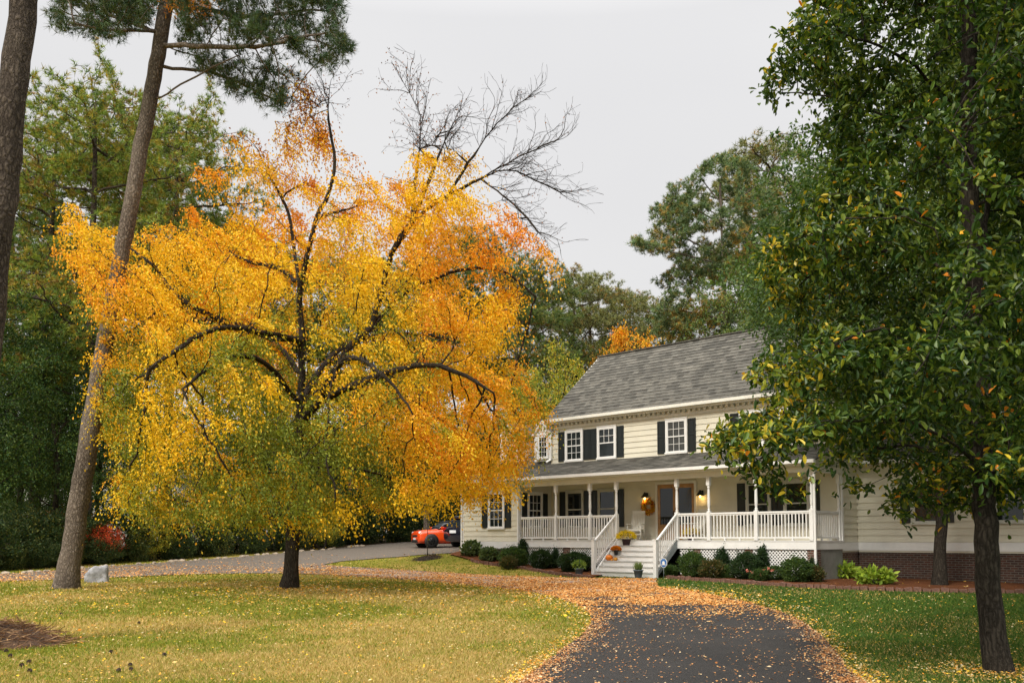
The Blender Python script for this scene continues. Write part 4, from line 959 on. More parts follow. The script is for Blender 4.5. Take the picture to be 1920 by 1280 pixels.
def twig(i0,d,L_,st,wob,lvl):
    cur=i0; p=np.array(P[i0]); n_=max(2,int(L_/st)); ids=[]
    for q_ in range(n_):
        d=unit(d+RNG.normal(size=3)*wob); p=p+d*st; P.append(p.copy()); par.append(cur); cur=len(P)-1; ids.append((cur,d.copy()))
    if lvl>0:
        for c_,dd in ids[::2 if lvl>1 else 1]:
            if RNG.uniform()<(.85 if lvl>1 else .5): twig(c_,unit(dd+RNG.normal(size=3)*.62),L_*RNG.uniform(.35,.6),st,wob,lvl-1)
for b_ in bn:
    for _r in range(RNG.choice([2,3])):
        o_=unit(np.array(P[b_])-CT); dl=unit(np.array(P[b_])-np.array(P[par[b_]])); twig(b_,unit(dl*.8+o_*.9+RNG.normal(size=3)*.5),RNG.uniform(.45,1.35),.13,.15,2 if RNG.uniform()<.75 else 1)
P=np.array(P); par=np.array(par); print('tree nodes',len(P))
r,ch=radii(P,par,tip=.0075,ex=2.1,cap=.225); r=np.where(r>.02,r*1.25,r)
tr=np.arange(len(P))<yt.tr; tr&=P[:,2]<5.2; z_=P[:,2]; r=np.where(tr,.215-.010*z_+.16*np.clip(1.0-z_,0,1)**2.2,np.minimum(r,np.interp(z_,[0,8,11,13,16,19],[.14,.095,.066,.042,.022,.007])))
ye=empty('yellow_tree',tuple(P[0]+np.array([0,0,.25])),0,'wide spreading tree in golden yellow leaf standing on the lawn, its right top bare','tree')
def rel(o,e): o.parent=e; o.location=-Vector(e.location)
x,y=npproj(P); bare=(inpoly(x,y,BARE)&~((x<905)&(y>285)))|inpoly(x,y,[(575,225),(570,60),(700,60),(690,250),(640,245),(610,200)])
r=np.where(bare,np.maximum(r*.5,.0042),r)
mb=skeleton_mesh('trunk',P,par,r,DKBARK); o=mb.build('trunk',recalc=False); rel(o,ye)
# leaves
def yellow_cols(Q):
    n=len(Q); x,y=npproj(Q); h=Q[:,2]; c0=Q-np.array([P[0][0],TY,6.0]); rr_=np.sqrt((c0[:,0]/8)**2+(c0[:,1]/6.5)**2+(c0[:,2]/6.5)**2)
    nz=noise3(Q,.32,5)*1.1+noise3(Q,1.1,9)*.55; g_=1.15-rr_*.70-np.clip((h-7)/8,-.35,.8)+nz*.75+RNG.normal(size=n)*.12   # high = green
    o_=nz*.2+noise3(Q,.33,21)*1.1+noise3(Q,1.2,25)*.45+np.clip((h-9)/9,-.12,.22)+np.clip((np.abs(c0[:,0])-5.5)/5,0,.3)+RNG.normal(size=n)*.20
    col=np.tile(np.array([.80,.46,.012]),(n,1)); yel=np.array([.92,.59,.022]); yo=np.array([.92,.44,.020]); orr=np.array([.90,.36,.025]); gr=np.array([.27,.30,.028]); dg=np.array([.17,.22,.03]); br=np.array([.40,.13,.03])
    t1=np.clip((o_+.05)/.35,0,1)[:,None]; col=yel*(1-t1)+yo*t1; t2=np.clip((o_-.42)/.40,0,1)[:,None]; col=col*(1-t2)+orr*t2
    cxy=np.exp(-((x-520)/190)**2-((y-760)/190)**2)+.8*np.exp(-((x-700)/120)**2-((y-560)/110)**2); g_=g_+.25*cxy+.40*noise3(Q,1.5,33); t3=np.clip((g_-.80)/.34,0,1)[:,None]; col=col*(1-t3)+gr*t3; t4=np.clip((g_-1.15)/.4,0,1)[:,None]; col=col*(1-t4)+dg*t4
    tb=(RNG.uniform(size=n)<np.clip((h-12.5)/4,0,.7))[:,None]; col=np.where(tb,br,col)
    return col*RNG.uniform(.78,1.18,(n,1))
tw=np.where((r<.022)&~bare)[0]
S,DD=twigs(P[tw],np.zeros(len(tw),int)*0+np.arange(len(tw)),r[tw],9,43000,drop=(0,0,-1.15),length=(.30,.90),pts=9)
C=S.reshape(-1,3)+RNG.normal(size=(S.size//3,3))*.022; D=unit(DD.reshape(-1,3))*.9+RNG.normal(size=C.shape)*.45+np.array([0,0,-.25])
x,y=npproj(C); x,y=jit(x,20),jit(y,20); keep=~(inpoly(x,y,BARE)&(RNG.uniform(size=len(x))<.97)&~((x<905)&(y>300)))
keep&=~((y>1000)|((x>725)&(y>962))); C=C[keep]; D=D[keep]
thin=np.clip((C[:,2]-11.8)/2.6,0,.93); thin=np.maximum(thin,np.clip(-.12-noise3(C,.75,40)*.9,0,.3)/.3*.9); k_=RNG.uniform(size=len(C))>thin; C=C[k_]; D=D[k_]
lm=np.array([i for i in range(len(yt.P)) if r[i]>.03 and 1.5<P[i][2]<15]); lx_,ly_=npproj(P[lm]); x,y=npproj(C); dmin=np.full(len(C),1e9); yl_=np.zeros(len(C))
for a_,b_,c_,r_ in zip(lx_,ly_,P[lm][:,1],r[lm]):
    d_=np.hypot(x-a_,y-b_)-r_*64; u_=d_<dmin; dmin[u_]=d_[u_]; yl_[u_]=c_
hole=(C[:,1]<yl_+.3)&(dmin<7+9*noise3(C,.9,61))&(noise3(C,.30,62)>-.10)&(y<900); k_=~(hole&(RNG.uniform(size=len(C))<.93)); C=C[k_]; D=D[k_]
yc=yellow_cols(C); print('yellow leaves',len(C))
o=link_mesh('crown',leaf_mesh('crown',C,D,RNG.uniform(.055,.105,len(C)),RNG.uniform(.035,.06,len(C)),yc,[LEAFM])); rel(o,ye)
# sparse brown leaves on the bare top
bi=np.where(bare&(r<.03))[0]; k=RNG.choice(bi,2200); k=k[RNG.uniform(size=len(k))<np.clip((900-npproj(P[k])[0])/200,.12,1)]
o=link_mesh('withered_leaves',leaf_mesh('withered_leaves',P[k]+RNG.normal(size=(len(k),3))*.08,RNG.normal(size=(len(k),3))+np.array([0,0,-.8]),.07,.04,palette(len(k),[(.20,.07,.03),(.12,.06,.03),(.45,.16,.02)]),[LEAFM])); rel(o,ye)
# ---- the big green tree at right
GT=11.4; gt=Skel(); gb=on(1868,GT)
def gp(px,py,dy=0): return tuple(at(px,py,GT+dy))
gt.limb([(gb.x,GT,gb.z-.2),gp(1862,1200),gp(1853,1080),gp(1846,960),gp(1840,820),gp(1834,680),gp(1828,540),gp(1820,400),gp(1816,260),gp(1817,120),gp(1815,0),gp(1812,-150),gp(1815,-320),gp(1830,-560),gp(1850,-800)],.22)
gt.limb([gp(1832,640),gp(1840,560,.3),gp(1850,400,.5),gp(1855,250,.6),gp(1858,150,.6),gp(1880,100,.5),gp(1930,60,.4),gp(1990,-40,.3)],.22)
for q in ([(1836,700,0),(1760,640,-.6),(1660,610,-1.3),(1560,640,-1.8),(1480,680,-2.1),(1420,700,-2.3)],
          [(1842,880,0),(1780,820,-.8),(1680,780,-1.4),(1560,790,-2),(1450,820,-2.4),(1350,850,-2.6)],
          [(1842,900,0),(1790,860,.7),(1700,830,1.6),(1600,850,2.4),(1500,900,2.9)],
          [(1828,540,0),(1740,480,.4),(1640,470,.9),(1540,500,1.3),(1470,560,1.6)],
          [(1826,480,0),(1760,420,-.6),(1680,380,-1.2),(1600,400,-1.6),(1530,440,-1.9)],
          [(1818,360,0),(1740,270,.3),(1650,210,.6),(1560,180,.9),(1480,170,1.1),(1420,175,1.2)],
          [(1816,240,0),(1740,140,-.3),(1660,90,-.7),(1570,60,-1),(1510,50,-1.2)],
          [(1816,120,0),(1740,20,.2),(1650,-60,.5),(1570,-100,.8)],
          [(1815,-250,0),(1720,-330,.6),(1640,-360,1.1)],[(1820,-400,0),(1900,-480,-.8),(2000,-520,-1.4)],[(1822,-450,0),(1760,-560,-.5),(1700,-620,-1)],[(1815,-300,0),(1850,-350,1.6),(1880,-380,2.8)],
          [(1840,760,0),(1900,700,-.7),(1980,690,-1.3),(2080,740,-1.8)],[(1838,820,0),(1880,800,-1.3),(1900,850,-2.4),(1850,890,-3.0)],
          [(1844,900,0),(1900,880,.8),(1990,900,1.6),(2080,960,2)],[(1825,400,0),(1900,330,-.4),(1980,300,-.9),(2070,310,-1.3)],
          [(1836,720,0),(1800,720,1.5),(1760,760,2.8),(1740,840,3.4)],[(1834,620,0),(1800,600,-1.4),(1760,640,-2.6),(1700,720,-3.2)],
          [(1816,200,0),(1890,120,.4),(1960,60,.8)],[(1820,300,0),(1800,250,-1.4),(1770,240,-2.4)]):
    gt.limb([gp(*p) for p in q],.22)
GPOLY=[(1400,182),(1440,100),(1490,20),(1560,-60),(1540,-300),(1620,-560),(1740,-820),(1930,-880),(2120,-600),(2200,-200),(2200,300),(2200,960),(2050,990),(1960,950),(1880,930),(1830,975),(1790,985),(1760,930),(1700,965),(1690,1010),(1640,940),(1560,925),(1500,890),(1460,960),(1440,920),(1400,930),(1370,905),(1395,870),(1350,850),(1305,868),(1325,825),(1400,785),(1450,740),(1385,720),(1372,690),(1440,640),(1490,590),(1450,560),(1400,495),(1460,430),(1520,370),(1490,310),(1510,270),(1570,190),(1540,150),(1470,160)]  # upper crown extended out of frame to shade right lawn and wing
def gdepth(x,y):
    e=edge_dist(x,y,GPOLY); return np.full(len(x),GT+.3), np.clip(e/230,.06,1)**.6*3.4
att=sample_poly(GPOLY,5200,gdepth,seed=13,gap=.05,gs=.62)
Pg,parg=grow(gt.P,gt.par,att,di=1.2,dk=.24,step=.17,iters=70,bias=(0,0,.02),jitter=.16)
rg,_=radii(Pg,parg,tip=.0045,ex=2.3,cap=.145)
zz=Pg[:,2]; tr=(np.arange(len(Pg))<gt.tr)&(zz<9); rg=np.where(tr,np.clip(.150-.0075*zz,.06,.15)+.05*np.clip(.75-zz,0,.9)**2,np.minimum(rg,.075))
ge=empty('green_tree',tuple(gb),0,'large broadleaf tree with glossy dark green leaves and few yellow ones, right foreground','tree')
o=skeleton_mesh('trunk',Pg,parg,rg,DKBARK,n_thick=14).build('trunk',recalc=False); rel(o,ge)
tw=np.where(rg<.0125)[0]; print('green nodes',len(Pg),len(tw))
S,DD=twigs(Pg[tw],np.arange(len(tw)),rg[tw],9,25500,drop=(0,0,-.35),length=(.12,.38),pts=5)
C=S.reshape(-1,3)+RNG.normal(size=(S.size//3,3))*.02; D=unit(DD.reshape(-1,3))*.6+RNG.normal(size=C.shape)*.6+np.array([0,0,-.15]); n=len(C)
x,y=npproj(C); tx_=np.interp(y,[0,400,960],[1815,1820,1846]); kk=~((np.abs(x-tx_)<20)&(C[:,1]<GT)&(y<600)&(noise3(C,.8,71)>-.28)&(RNG.uniform(size=n)<.9)); C=C[kk]; D=D[kk]; n=len(C)
nz=noise3(C,.5,2)+noise3(C,1.7,4)*.5
hh=C[:,2]; base=palette(n,[(.022,.056,.010),(.040,.085,.012),(.078,.130,.016),(.15,.20,.022)],var=.25)
yl=palette(n,[(.30,.32,.03),(.55,.42,.03)],var=.2); orr=palette(n,[(.75,.38,.03),(.70,.24,.02)],var=.2)
e_=edge_dist(*npproj(C),GPOLY); px_,py2=npproj(C); q=RNG.uniform(size=n); py_=np.clip(.10+nz*.28-e_/900+.30*np.clip((1720-px_)/300,0,1)*np.clip((py2-380)/250,0,1),0,.62); po=np.clip(.010+nz*.022,.002,.04)  # lower-left yellow: yellow tips, plus light on the boughs put into colour
cg=np.where((q<po)[:,None],orr,np.where((q<po+py_)[:,None],yl,base))
up=np.array([0,0,1.0])+RNG.normal(size=(n,3))*.55
o=link_mesh('crown',leaf_mesh('crown',C,D,RNG.uniform(.06,.125,n),RNG.uniform(.032,.06,n),cg,[GLOSSLEAF],fold=True,nrm=up)); rel(o,ge)
# ---- tall pine leaning beside the drive
PYD=27.2; pt=Skel(); pb=on(125,PYD)
def pp(px,py,dy=0): return tuple(at(px,py,PYD+dy))
pt.limb([(pb.x,PYD,pb.z-.3),pp(130,1060),pp(150,930),pp(172,790),pp(196,650),pp(222,500),pp(245,390),pp(262,290),pp(285,170),pp(300,80),pp(314,0),pp(330,-130),pp(350,-280),pp(368,-420)],.35)
for q in ([(300,88,0),(340,84,-.3),(420,90,-1),(500,86,-1.5),(565,70,-2),(620,60,-2.4)],[(303,128,0),(386,132,.6),(440,150,1),(496,180,1.3),(540,200,1.5)],
          [(294,62,0),(239,40,.6),(180,20,1.2),(120,-10,1.6)],[(290,60,0),(250,58,-.8),(190,55,-1.6),(120,40,-2.2)],[(312,10,0),(400,20,1),(470,35,1.8),(560,20,2.3),(620,20,2.6)],
          [(318,-50,0),(420,-80,-1),(520,-90,-1.6),(640,-60,-2)],[(318,-40,0),(220,-80,1),(110,-80,1.6)],[(320,-90,0),(330,-70,-2.2),(350,-50,-4)],[(320,-80,0),(330,-60,2.2),(350,-30,4)],[(300,80,0),(340,100,2),(400,110,3.4)],[(335,-150,0),(430,-200,.6),(520,-230,1)],[(335,-160,0),(240,-210,.6),(150,-230,1)]):
    pt.limb([pp(*p) for p in q],.3)
nb=pt.limb([pp(292,190,0),pp(330,165,-.6),pp(386,132,-1),pp(452,101,-1.4)],.3)
PP=[[(95,-10),(110,60),(200,75),(250,40),(260,-20),(240,-120),(150,-160),(90,-100)],[(330,-120),(320,30),(360,60),(420,55),(480,75),(560,100),(600,140),(640,120),(668,80),(640,40),(650,-40),(600,-120),(450,-160)],
    [(440,120),(500,110),(550,140),(560,180),(520,210),(470,185),(420,170),(390,130)],[(180,80),(150,50),(200,-30),(280,-40),(290,40),(240,80)],[(380,100),(440,110),(450,130),(400,150),(360,130)]]
att=np.concatenate([sample_poly(p,m,lambda x,y,s=s:(np.full(len(x),PYD),np.full(len(x),s)),seed=5,gap=-.12,gs=.7) for p,m,s in zip(PP,(560,1200,340,400,130),(2.4,2.8,1.6,2.6,1.5))])
Pp,parp=grow(pt.P,pt.par,att,di=2.0,dk=.33,step=.25,iters=50,bias=(0,0,.08),jitter=.14)
rp,_=radii(Pp,parp,tip=.009,ex=2.3,cap=.36); zz=Pp[:,2]
tr=(np.arange(len(Pp))<pt.tr)&(zz<22); rp=np.where(tr,.305-.0080*np.minimum(zz,10)-.002*np.maximum(zz-10,0)+.07*np.clip(1.3-zz,0,1.3)**2,np.minimum(rp*1.15,.13))
pe=empty('leaning_pine',tuple(pb),0,'tall leaning pine trunk behind the yellow tree with dark green boughs at the top left','tree')
o=skeleton_mesh('trunk',Pp,parp,rp,PINEBARK,n_thick=16).build('trunk',recalc=False); rel(o,pe)
tip=np.where(rp<.016)[0]; k=RNG.choice(tip,8800); 
def tufts(name,P_,par_,k,cols,K=12,Ln=.24,Wd=.012,spread=.75,jit=.10):
    d=unit(P_[k]-P_[np.maximum(par_[k],0)]+1e-6)+np.array([0,0,.35])+RNG.normal(size=(len(k),3))*.4
    return needle_mesh(name,P_[k]+RNG.normal(size=(len(k),3))*jit,d,K,Ln,Wd,palette(len(k),cols,var=.25),[NEEDLE],spread)
o=link_mesh('crown',tufts('crown',Pp,parp,k,[(.035,.07,.035),(.05,.09,.035),(.07,.11,.035),(.09,.10,.03)],K=13,Ln=.26,Wd=.016,spread=.65)); rel(o,pe)
# a thin spray of orange leaves high on the pine
n=500; C=np.array(pp(352,14,-.5))+RNG.normal(size=(n,3))*np.array([.42,.3,.12]); o=link_mesh('dead_needles',leaf_mesh('dead_needles',C,RNG.normal(size=(n,3)),.12,.04,palette(n,[(.7,.25,.03),(.6,.3,.04)]),[LEAFM])); rel(o,pe)
# ---- pine trunk cutting the left edge
c2=Skel(); NY=13.5; b2_=at(-97,1215,NY); b2_.z=h1(b2_.x,NY)
def np_(px,py): return tuple(at(px,py,NY))
c2.limb([(b2_.x,NY,b2_.z-.2),np_(-80,1060),np_(-55,850),np_(-25,590),np_(0,380),np_(22,190),np_(45,0),np_(80,-300),np_(105,-600),np_(120,-900)],.3)
for a,(px,py) in enumerate([(100,-620),(110,-700),(115,-780),(118,-850)]):
    for s_ in (-1,1,0): c2.limb([np_(px,py),tuple(Vector(np_(px,py))+Vector((s_*1.2,(-1)**a*(1.5-abs(s_)),.4))),tuple(Vector(np_(px,py))+Vector((s_*2.4,(-1)**a*(3-abs(s_)*2),.5)))],.3)
P3=np.array(c2.P); par3=np.array(c2.par); att=np.array(np_(115,-780))+RNG.normal(size=(500,3))*np.array([1.6,1.6,1.1]); att=att[att[:,2]>P3[:,2].max()-5.5]
P3,par3=grow(P3,par3,att,di=2,dk=.35,step=.27,iters=30,bias=(0,0,.05)); r3,_=radii(P3,par3,tip=.009,ex=2.3,cap=.235); zz=P3[:,2]; tr=np.arange(len(P3))<c2.tr; r3=np.where(tr,.262-.0075*zz,np.minimum(r3,.1))
ne=empty('near_pine',tuple(b2_),0,'thick rough barked pine trunk cutting across the upper left corner of the photo','tree')
o=skeleton_mesh('trunk',P3,par3,r3,PINEBARK2,n_thick=20).build('trunk',recalc=False); rel(o,ne)
k=RNG.choice(np.where(r3<.02)[0],900); o=link_mesh('crown',tufts('crown',P3,par3,k,[(.05,.09,.035),(.07,.11,.035)],K=12)); rel(o,ne)

# ---- the big spreading pine behind the roof
BPD=56; bp=Skel(); bb=on(1364,BPD)
def qp(px,py,dy=0): return tuple(at(px,py,BPD+dy))
bp.limb([(bb.x,BPD,bb.z-.3),qp(1364,850),qp(1363,700),qp(1360,580),qp(1355,480),qp(1352,400),qp(1350,340)],.5)
for q in ([(1360,600,0),(1300,585,-1),(1240,580,-2)],[(1358,560,0),(1420,540,1),(1470,530,2)],[(1356,500,0),(1300,480,-1.5),(1240,470,-2.5),(1190,450,-3)],[(1355,480,0),(1290,450,1.5),(1240,420,2.5)],[(1354,450,0),(1420,430,-1),(1470,420,-2)],
          [(1352,420,0),(1300,390,-1),(1260,370,-1.6)],[(1352,400,0),(1400,360,1),(1430,340,1.5)],[(1362,620,0),(1420,615,-1.5),(1470,600,-2.5)],[(1352,420,0),(1340,400,-3)],[(1356,500,0),(1350,490,3.6)],[(1360,590,0),(1360,570,-4)],[(1351,380,0),(1310,330,.5)]):
    bp.limb([qp(*p) for p in q],.45)
BPOLY=[(1182,458),(1195,432),(1215,425),(1213,390),(1245,377),(1250,348),(1285,332),(1292,318),(1325,297),(1360,290),(1400,300),(1430,330),(1445,370),(1480,400),(1495,470),(1450,485),(1480,540),(1450,570),(1490,605),(1480,640),(1235,640),(1212,600),(1225,560),(1218,522),(1255,508),(1300,498),(1320,484),(1240,482),(1200,476)]
att=sample_poly(BPOLY,2000,lambda x,y:(np.full(len(x),BPD),np.clip(edge_dist(x,y,BPOLY)/110,.1,1)**.5*5.2),seed=17,gap=.0,gs=.34)
Pq,parq=grow(bp.P,bp.par,att,di=3,dk=.5,step=.38,iters=45,bias=(0,0,.12),jitter=.15)
rq,_=radii(Pq,parq,tip=.013,ex=2.3,cap=.3); tr=np.arange(len(Pq))<bp.tr; rq=np.where(tr,np.clip(.38-.016*Pq[:,2],.07,.4),np.minimum(rq,.13))
be=empty('pine_tree',tuple(bb),0,'big spreading pine towering behind the middle of the house roof','pine tree','pines behind the house')
o=skeleton_mesh('trunk',Pq,parq,rq,PINEBARK,n_thick=12).build('trunk',recalc=False); rel(o,be)
k=RNG.choice(np.where((rq<.03)&~tr)[0],12500); d=unit(Pq[k]-Pq[parq[k]])+np.array([0,0,.5])+RNG.normal(size=(len(k),3))*.35; C=Pq[k]+RNG.normal(size=(len(k),3))*np.array([.15,.15,.10])
cc=palette(len(k),[(.12,.19,.075),(.15,.21,.075),(.19,.22,.07),(.10,.16,.07)],var=.25); nz=noise3(C,.4,8)+.25*np.clip((17-C[:,2])/6,-1,1); cc=np.where((RNG.uniform(size=len(k))<np.clip(nz*1.1+.12,.04,.62))[:,None],palette(len(k),[(.42,.26,.05),(.33,.24,.06)]),cc)
o=link_mesh('crown',needle_mesh('crown',C,d,12,.27,.034,cc,[NEEDLE],.8)); rel(o,be)
# ------------------------------------------------------------------ woodland: kinds built once, then copied thing by thing
def make_pine(seed, H, r0, crown0, width, cols, K=9, ntuft=3000, lean=.3, top=1.0):
    global RNG
    RNG=np.random.default_rng(seed); s=Skel(); lx,ly=RNG.normal(size=2)*lean
    s.limb([(0,0,-.5),(0,0,0),(lx*.3,ly*.3,H*.3),(lx*.6,ly*.7,H*.6),(lx,ly,H*.82),(lx*1.1,ly,H*.955)],.55)
    nb=int((H*(1-crown0))/.95); A=[]
    for i in range(nb):
        f=i/nb; z=H*(crown0+(1-crown0)*f*.96); pr=width*max(.12,1-abs((f-.38)/.72)**2.2)*RNG.uniform(.6,1.1); a=i*2.4+RNG.uniform(-.5,.5)
        for k in range(2 if f<.8 else 3):
            aa=a+k*math.pi*RNG.uniform(.8,1.1); ex=math.cos(aa)*pr; ey=math.sin(aa)*pr; tz=z+pr*RNG.uniform(.0,.35)
            if RNG.uniform()<.12: continue
            s.limb([(lx*z/H,ly*z/H,z-.2),(ex*.5,ey*.5,z+pr*.02),(ex*.9,ey*.9,tz)],.45)
            n=int(34+30*pr); c=np.array([ex*.72,ey*.72,tz+.15]); A.append(c+RNG.normal(size=(n,3))*np.array([.27*pr+.25,.27*pr+.25,.24]))
    A.append(np.array([lx,ly,H*.95])+RNG.normal(size=(90,3))*np.array([width*.26,width*.26,.55])); A=np.concatenate(A); P,par=grow(s.P,s.par,A,di=2.2,dk=.42,step=.36,iters=22,bias=(0,0,.10),jitter=.16)
    r,_=radii(P,par,tip=.012,ex=2.3); z=P[:,2]; tr=np.arange(len(P))<s.tr; r=np.where(tr,np.maximum(r0*(1-z/H*.82),.03)+r0*.5*np.clip(1-z,0,1)**2,np.minimum(r,r0*.3))
    tk=skeleton_mesh('trunk',P,par,r,PINEBARK2 if seed%2 else PINEBARK,n_thick=10,minr=.0)
    me=bpy.data.meshes.new('pine_trunk'); me.from_pydata(tk.v,[],tk.f); me.materials.append(tk.mats[0]); me.polygons.foreach_set('use_smooth',[True]*len(tk.f))
    tips=np.where((r<.03)&(~tr|(z>H*.9)))[0]; k=RNG.choice(tips,ntuft); d=unit(P[k]-P[par[k]])+np.array([0,0,.45])+RNG.normal(size=(ntuft,3))*.4
    C=P[k]+RNG.normal(size=(ntuft,3))*np.array([.12,.12,.09]); nz=noise3(C,.45,seed)
    cc=palette(ntuft,cols,var=.25); br=(RNG.uniform(size=ntuft)<np.clip(nz*.9-.02,0,.5))[:,None]; cc=np.where(br,palette(ntuft,[(.34,.20,.04),(.28,.19,.05)]),cc)
    cr=needle_mesh('pine_crown',C,d,K,.27,.034,cc,[NEEDLE],.85)
    return me,cr
def make_decid(seed, H, R, crown0, cols, n=30000, size=.13, r0=.16, dens=900, mat=None, stems=1, sq=1.0, wn=None):
    global RNG
    RNG=np.random.default_rng(seed); s=Skel(); s.limb([(0,0,-.4),(0,0,0),(RNG.normal()*.2,RNG.normal()*.2,H*.4),(RNG.normal()*.4,RNG.normal()*.4,H*.8)],.45)
    for i in range(int(6*stems)):
        a=i*2.4; z=H*(crown0+.05+.5*i/(6*stems)); s.limb([(0,0,z*.8),(math.cos(a)*R*.4,math.sin(a)*R*.4,z+R*.15),(math.cos(a)*R*.75,math.sin(a)*R*.75,z+R*.4)],.4)
    zc=H*(crown0+1)/2; hz=H*(1-crown0)/2; d=unit(RNG.normal(size=(dens*3,3)))*(RNG.uniform(.25,1,(dens*3,1))**.45)*np.array([R,R,hz])+np.array([0,0,zc])
    f=1+.3*noise3(d,.5,seed); d=np.c_[d[:,:2]*f[:,None],(d[:,2]-zc)*f+zc]; d=d[noise3(d,.55,seed+7)>-.12][:dens]
    P,par=grow(s.P,s.par,d,di=2.4,dk=.5,step=.38,iters=30,jitter=.16); r,_=radii(P,par,tip=.010,ex=2.2)
    z=P[:,2]; tr=np.arange(len(P))<s.tr; r=np.where(tr,np.maximum(r0*(1-z/H*.8),.03)+r0*.4*np.clip(1-z,0,1)**2,np.minimum(r,r0*.5))
    tk=skeleton_mesh('trunk',P,par,r,DKBARK,n_thick=9,minr=.011); me=bpy.data.meshes.new('tree_trunk'); me.from_pydata(tk.v,[],tk.f); me.materials.append(DKBARK); me.polygons.foreach_set('use_smooth',[True]*len(tk.f))
    tips=np.where(r<.03)[0]; k=RNG.choice(tips,n//6); pd=unit(P[k]-P[np.maximum(par[k],0)]+1e-6); D=unit(pd+RNG.normal(size=(len(k),3))*.8); Ln=RNG.uniform(.3,.8,(len(k),1))
    C=np.concatenate([P[k]+D*Ln*(j+1)/6+np.array([0,0,-.35])*Ln*((j+1)/6)**2 for j in range(6)])+RNG.normal(size=(len(k)*6,3))*.07; D=np.tile(D,(6,1))*.4+RNG.normal(size=C.shape)*.6+np.array([0,0,-.2]); m=len(C)
    nz=noise3(C[::6],.5,seed); nz=np.repeat(nz,6)[:m] if len(np.repeat(nz,6))>=m else np.resize(nz,m)
    cc=palette(m,cols,var=.28,w=wn)
    cr=leaf_mesh('tree_crown',C,D,RNG.uniform(size*.7,size*1.2,m),RNG.uniform(size*.4,size*.65,m),cc,[mat or LEAFM],nrm=np.array([0,0,1.0])+RNG.normal(size=(m,3))*.7)
    return me,cr
def place(kind, meshes, px, Y, s, label, cat, group=None, rz=None, sz=None, X=None, dz=0, part=('trunk','crown')):
    x=(px-PX)/F*Y if X is None else X
    e=empty(kind,(x,Y,h1(x,Y)+dz),random.uniform(0,6.28) if rz is None else rz,label,cat,group); e.scale=(s,s,sz or s)
    for nm,me in zip(part,meshes):
        if me: link_mesh(nm,me,e)
    return e
GP=[(.11,.17,.045),(.15,.21,.045),(.08,.14,.045),(.20,.22,.045)]
YGP=[(.20,.29,.05),(.28,.33,.05),(.13,.21,.045),(.36,.29,.04)]
pA=make_pine(101,23,.30,.34,4.6,YGP,ntuft=9500,K=11); pB=make_pine(102,22,.28,.45,4.2,GP,ntuft=9000,K=11); pC=make_pine(103,21,.26,.55,3.6,[(.20,.22,.08),(.27,.26,.08),(.16,.19,.07)],ntuft=6000,K=11); pD=make_pine(104,18,.33,.22,6.2,[(.17,.22,.075),(.13,.19,.075),(.24,.24,.07)],ntuft=11000,K=11,lean=.15)
DG=[(.022,.060,.016),(.038,.09,.02),(.065,.12,.022),(.11,.16,.028)]
dA=make_decid(201,13,4.2,.12,DG,n=34000); dB=make_decid(202,11,3.8,.05,[(.07,.13,.045),(.10,.17,.05),(.15,.21,.055)],n=30000); dC=make_decid(203,15,4.8,.25,[(.10,.16,.04),(.14,.20,.05),(.20,.24,.05),(.07,.12,.035)],n=36000,size=.12)
dO=make_decid(204,7,2.6,.2,[(.80,.40,.02),(.82,.30,.02),(.78,.50,.03)],n=16000,size=.12); dY=make_decid(205,8,2.8,.12,[(.30,.34,.04),(.42,.38,.04),(.20,.27,.04),(.6,.42,.03)],n=18000,size=.12)
dR=make_decid(206,3.6,1.8,.2,[(.62,.05,.015),(.48,.035,.014),(.75,.13,.025)],n=6500,size=.10,r0=.05,dens=350)
G1='woodland pines behind the yellow tree'; G2='dark broadleaf trees of the wood on the left'
L_P=[ # px, Y, scale, mesh, label
 (62,47,1.02,pA,'tall bushy yellow green pine between the two bare pine trunks at left'),
 (160,43,1.0,pA,'broad light green pine just left of the leaning pine trunk'),
 (310,50,1.08,pA,'light green pine with browning needles just right of the leaning pine trunk'),
 (20,60,1.1,pB,'dark pine at the far left behind the near trunk'),
 (250,62,1.28,pB,'dark pine in the gap behind the leaning pine trunk'),
 (395,56,.93,pB,'pine top showing behind the upper left of the yellow crown'),
 (480,60,.95,pC,'slim bare stemmed pine behind the yellow tree left of its trunk'),
 (570,64,.90,pB,'pine directly behind the yellow tree stem'),
 (655,58,.82,pB,'pine showing through the gap under the bare twigs'),
 (735,62,.88,pC,'slim pine behind the right fork of the yellow tree'),
 (800,57,.80,pB,'pine behind the right half of the yellow crown'),
 (880,60,.93,pB,'tall pine rising just beyond the right side of the yellow crown'),
 (955,56,.80,pB,'pine at the right shoulder of the yellow tree below the bare branches'),
 (1000,66,.88,pB,'dark green pine left of the house roof'),
 (1075,72,.99,pC,'thin pale pine left of the roof ridge, near the orange tree'),
 (1120,78,1.06,pC,'airy pine above the left end of the roof ridge'),
 (1180,82,1.07,pC,'small distant pine directly above the orange tree'),
 (1235,74,.95,pC,'low pine between the orange tree and the big roof pine'),
 (1452,66,1.42,pC,'tall browning pine behind and right of the big roof pine'),
 (1090,62,.56,pD,'dense dark pine mass left of the roof ridge'),
]
for px,Y,s,me,lab in L_P: place('pine_tree',me,px,Y,s,lab,'pine tree',G1 if px<1000 else 'pines behind the house')
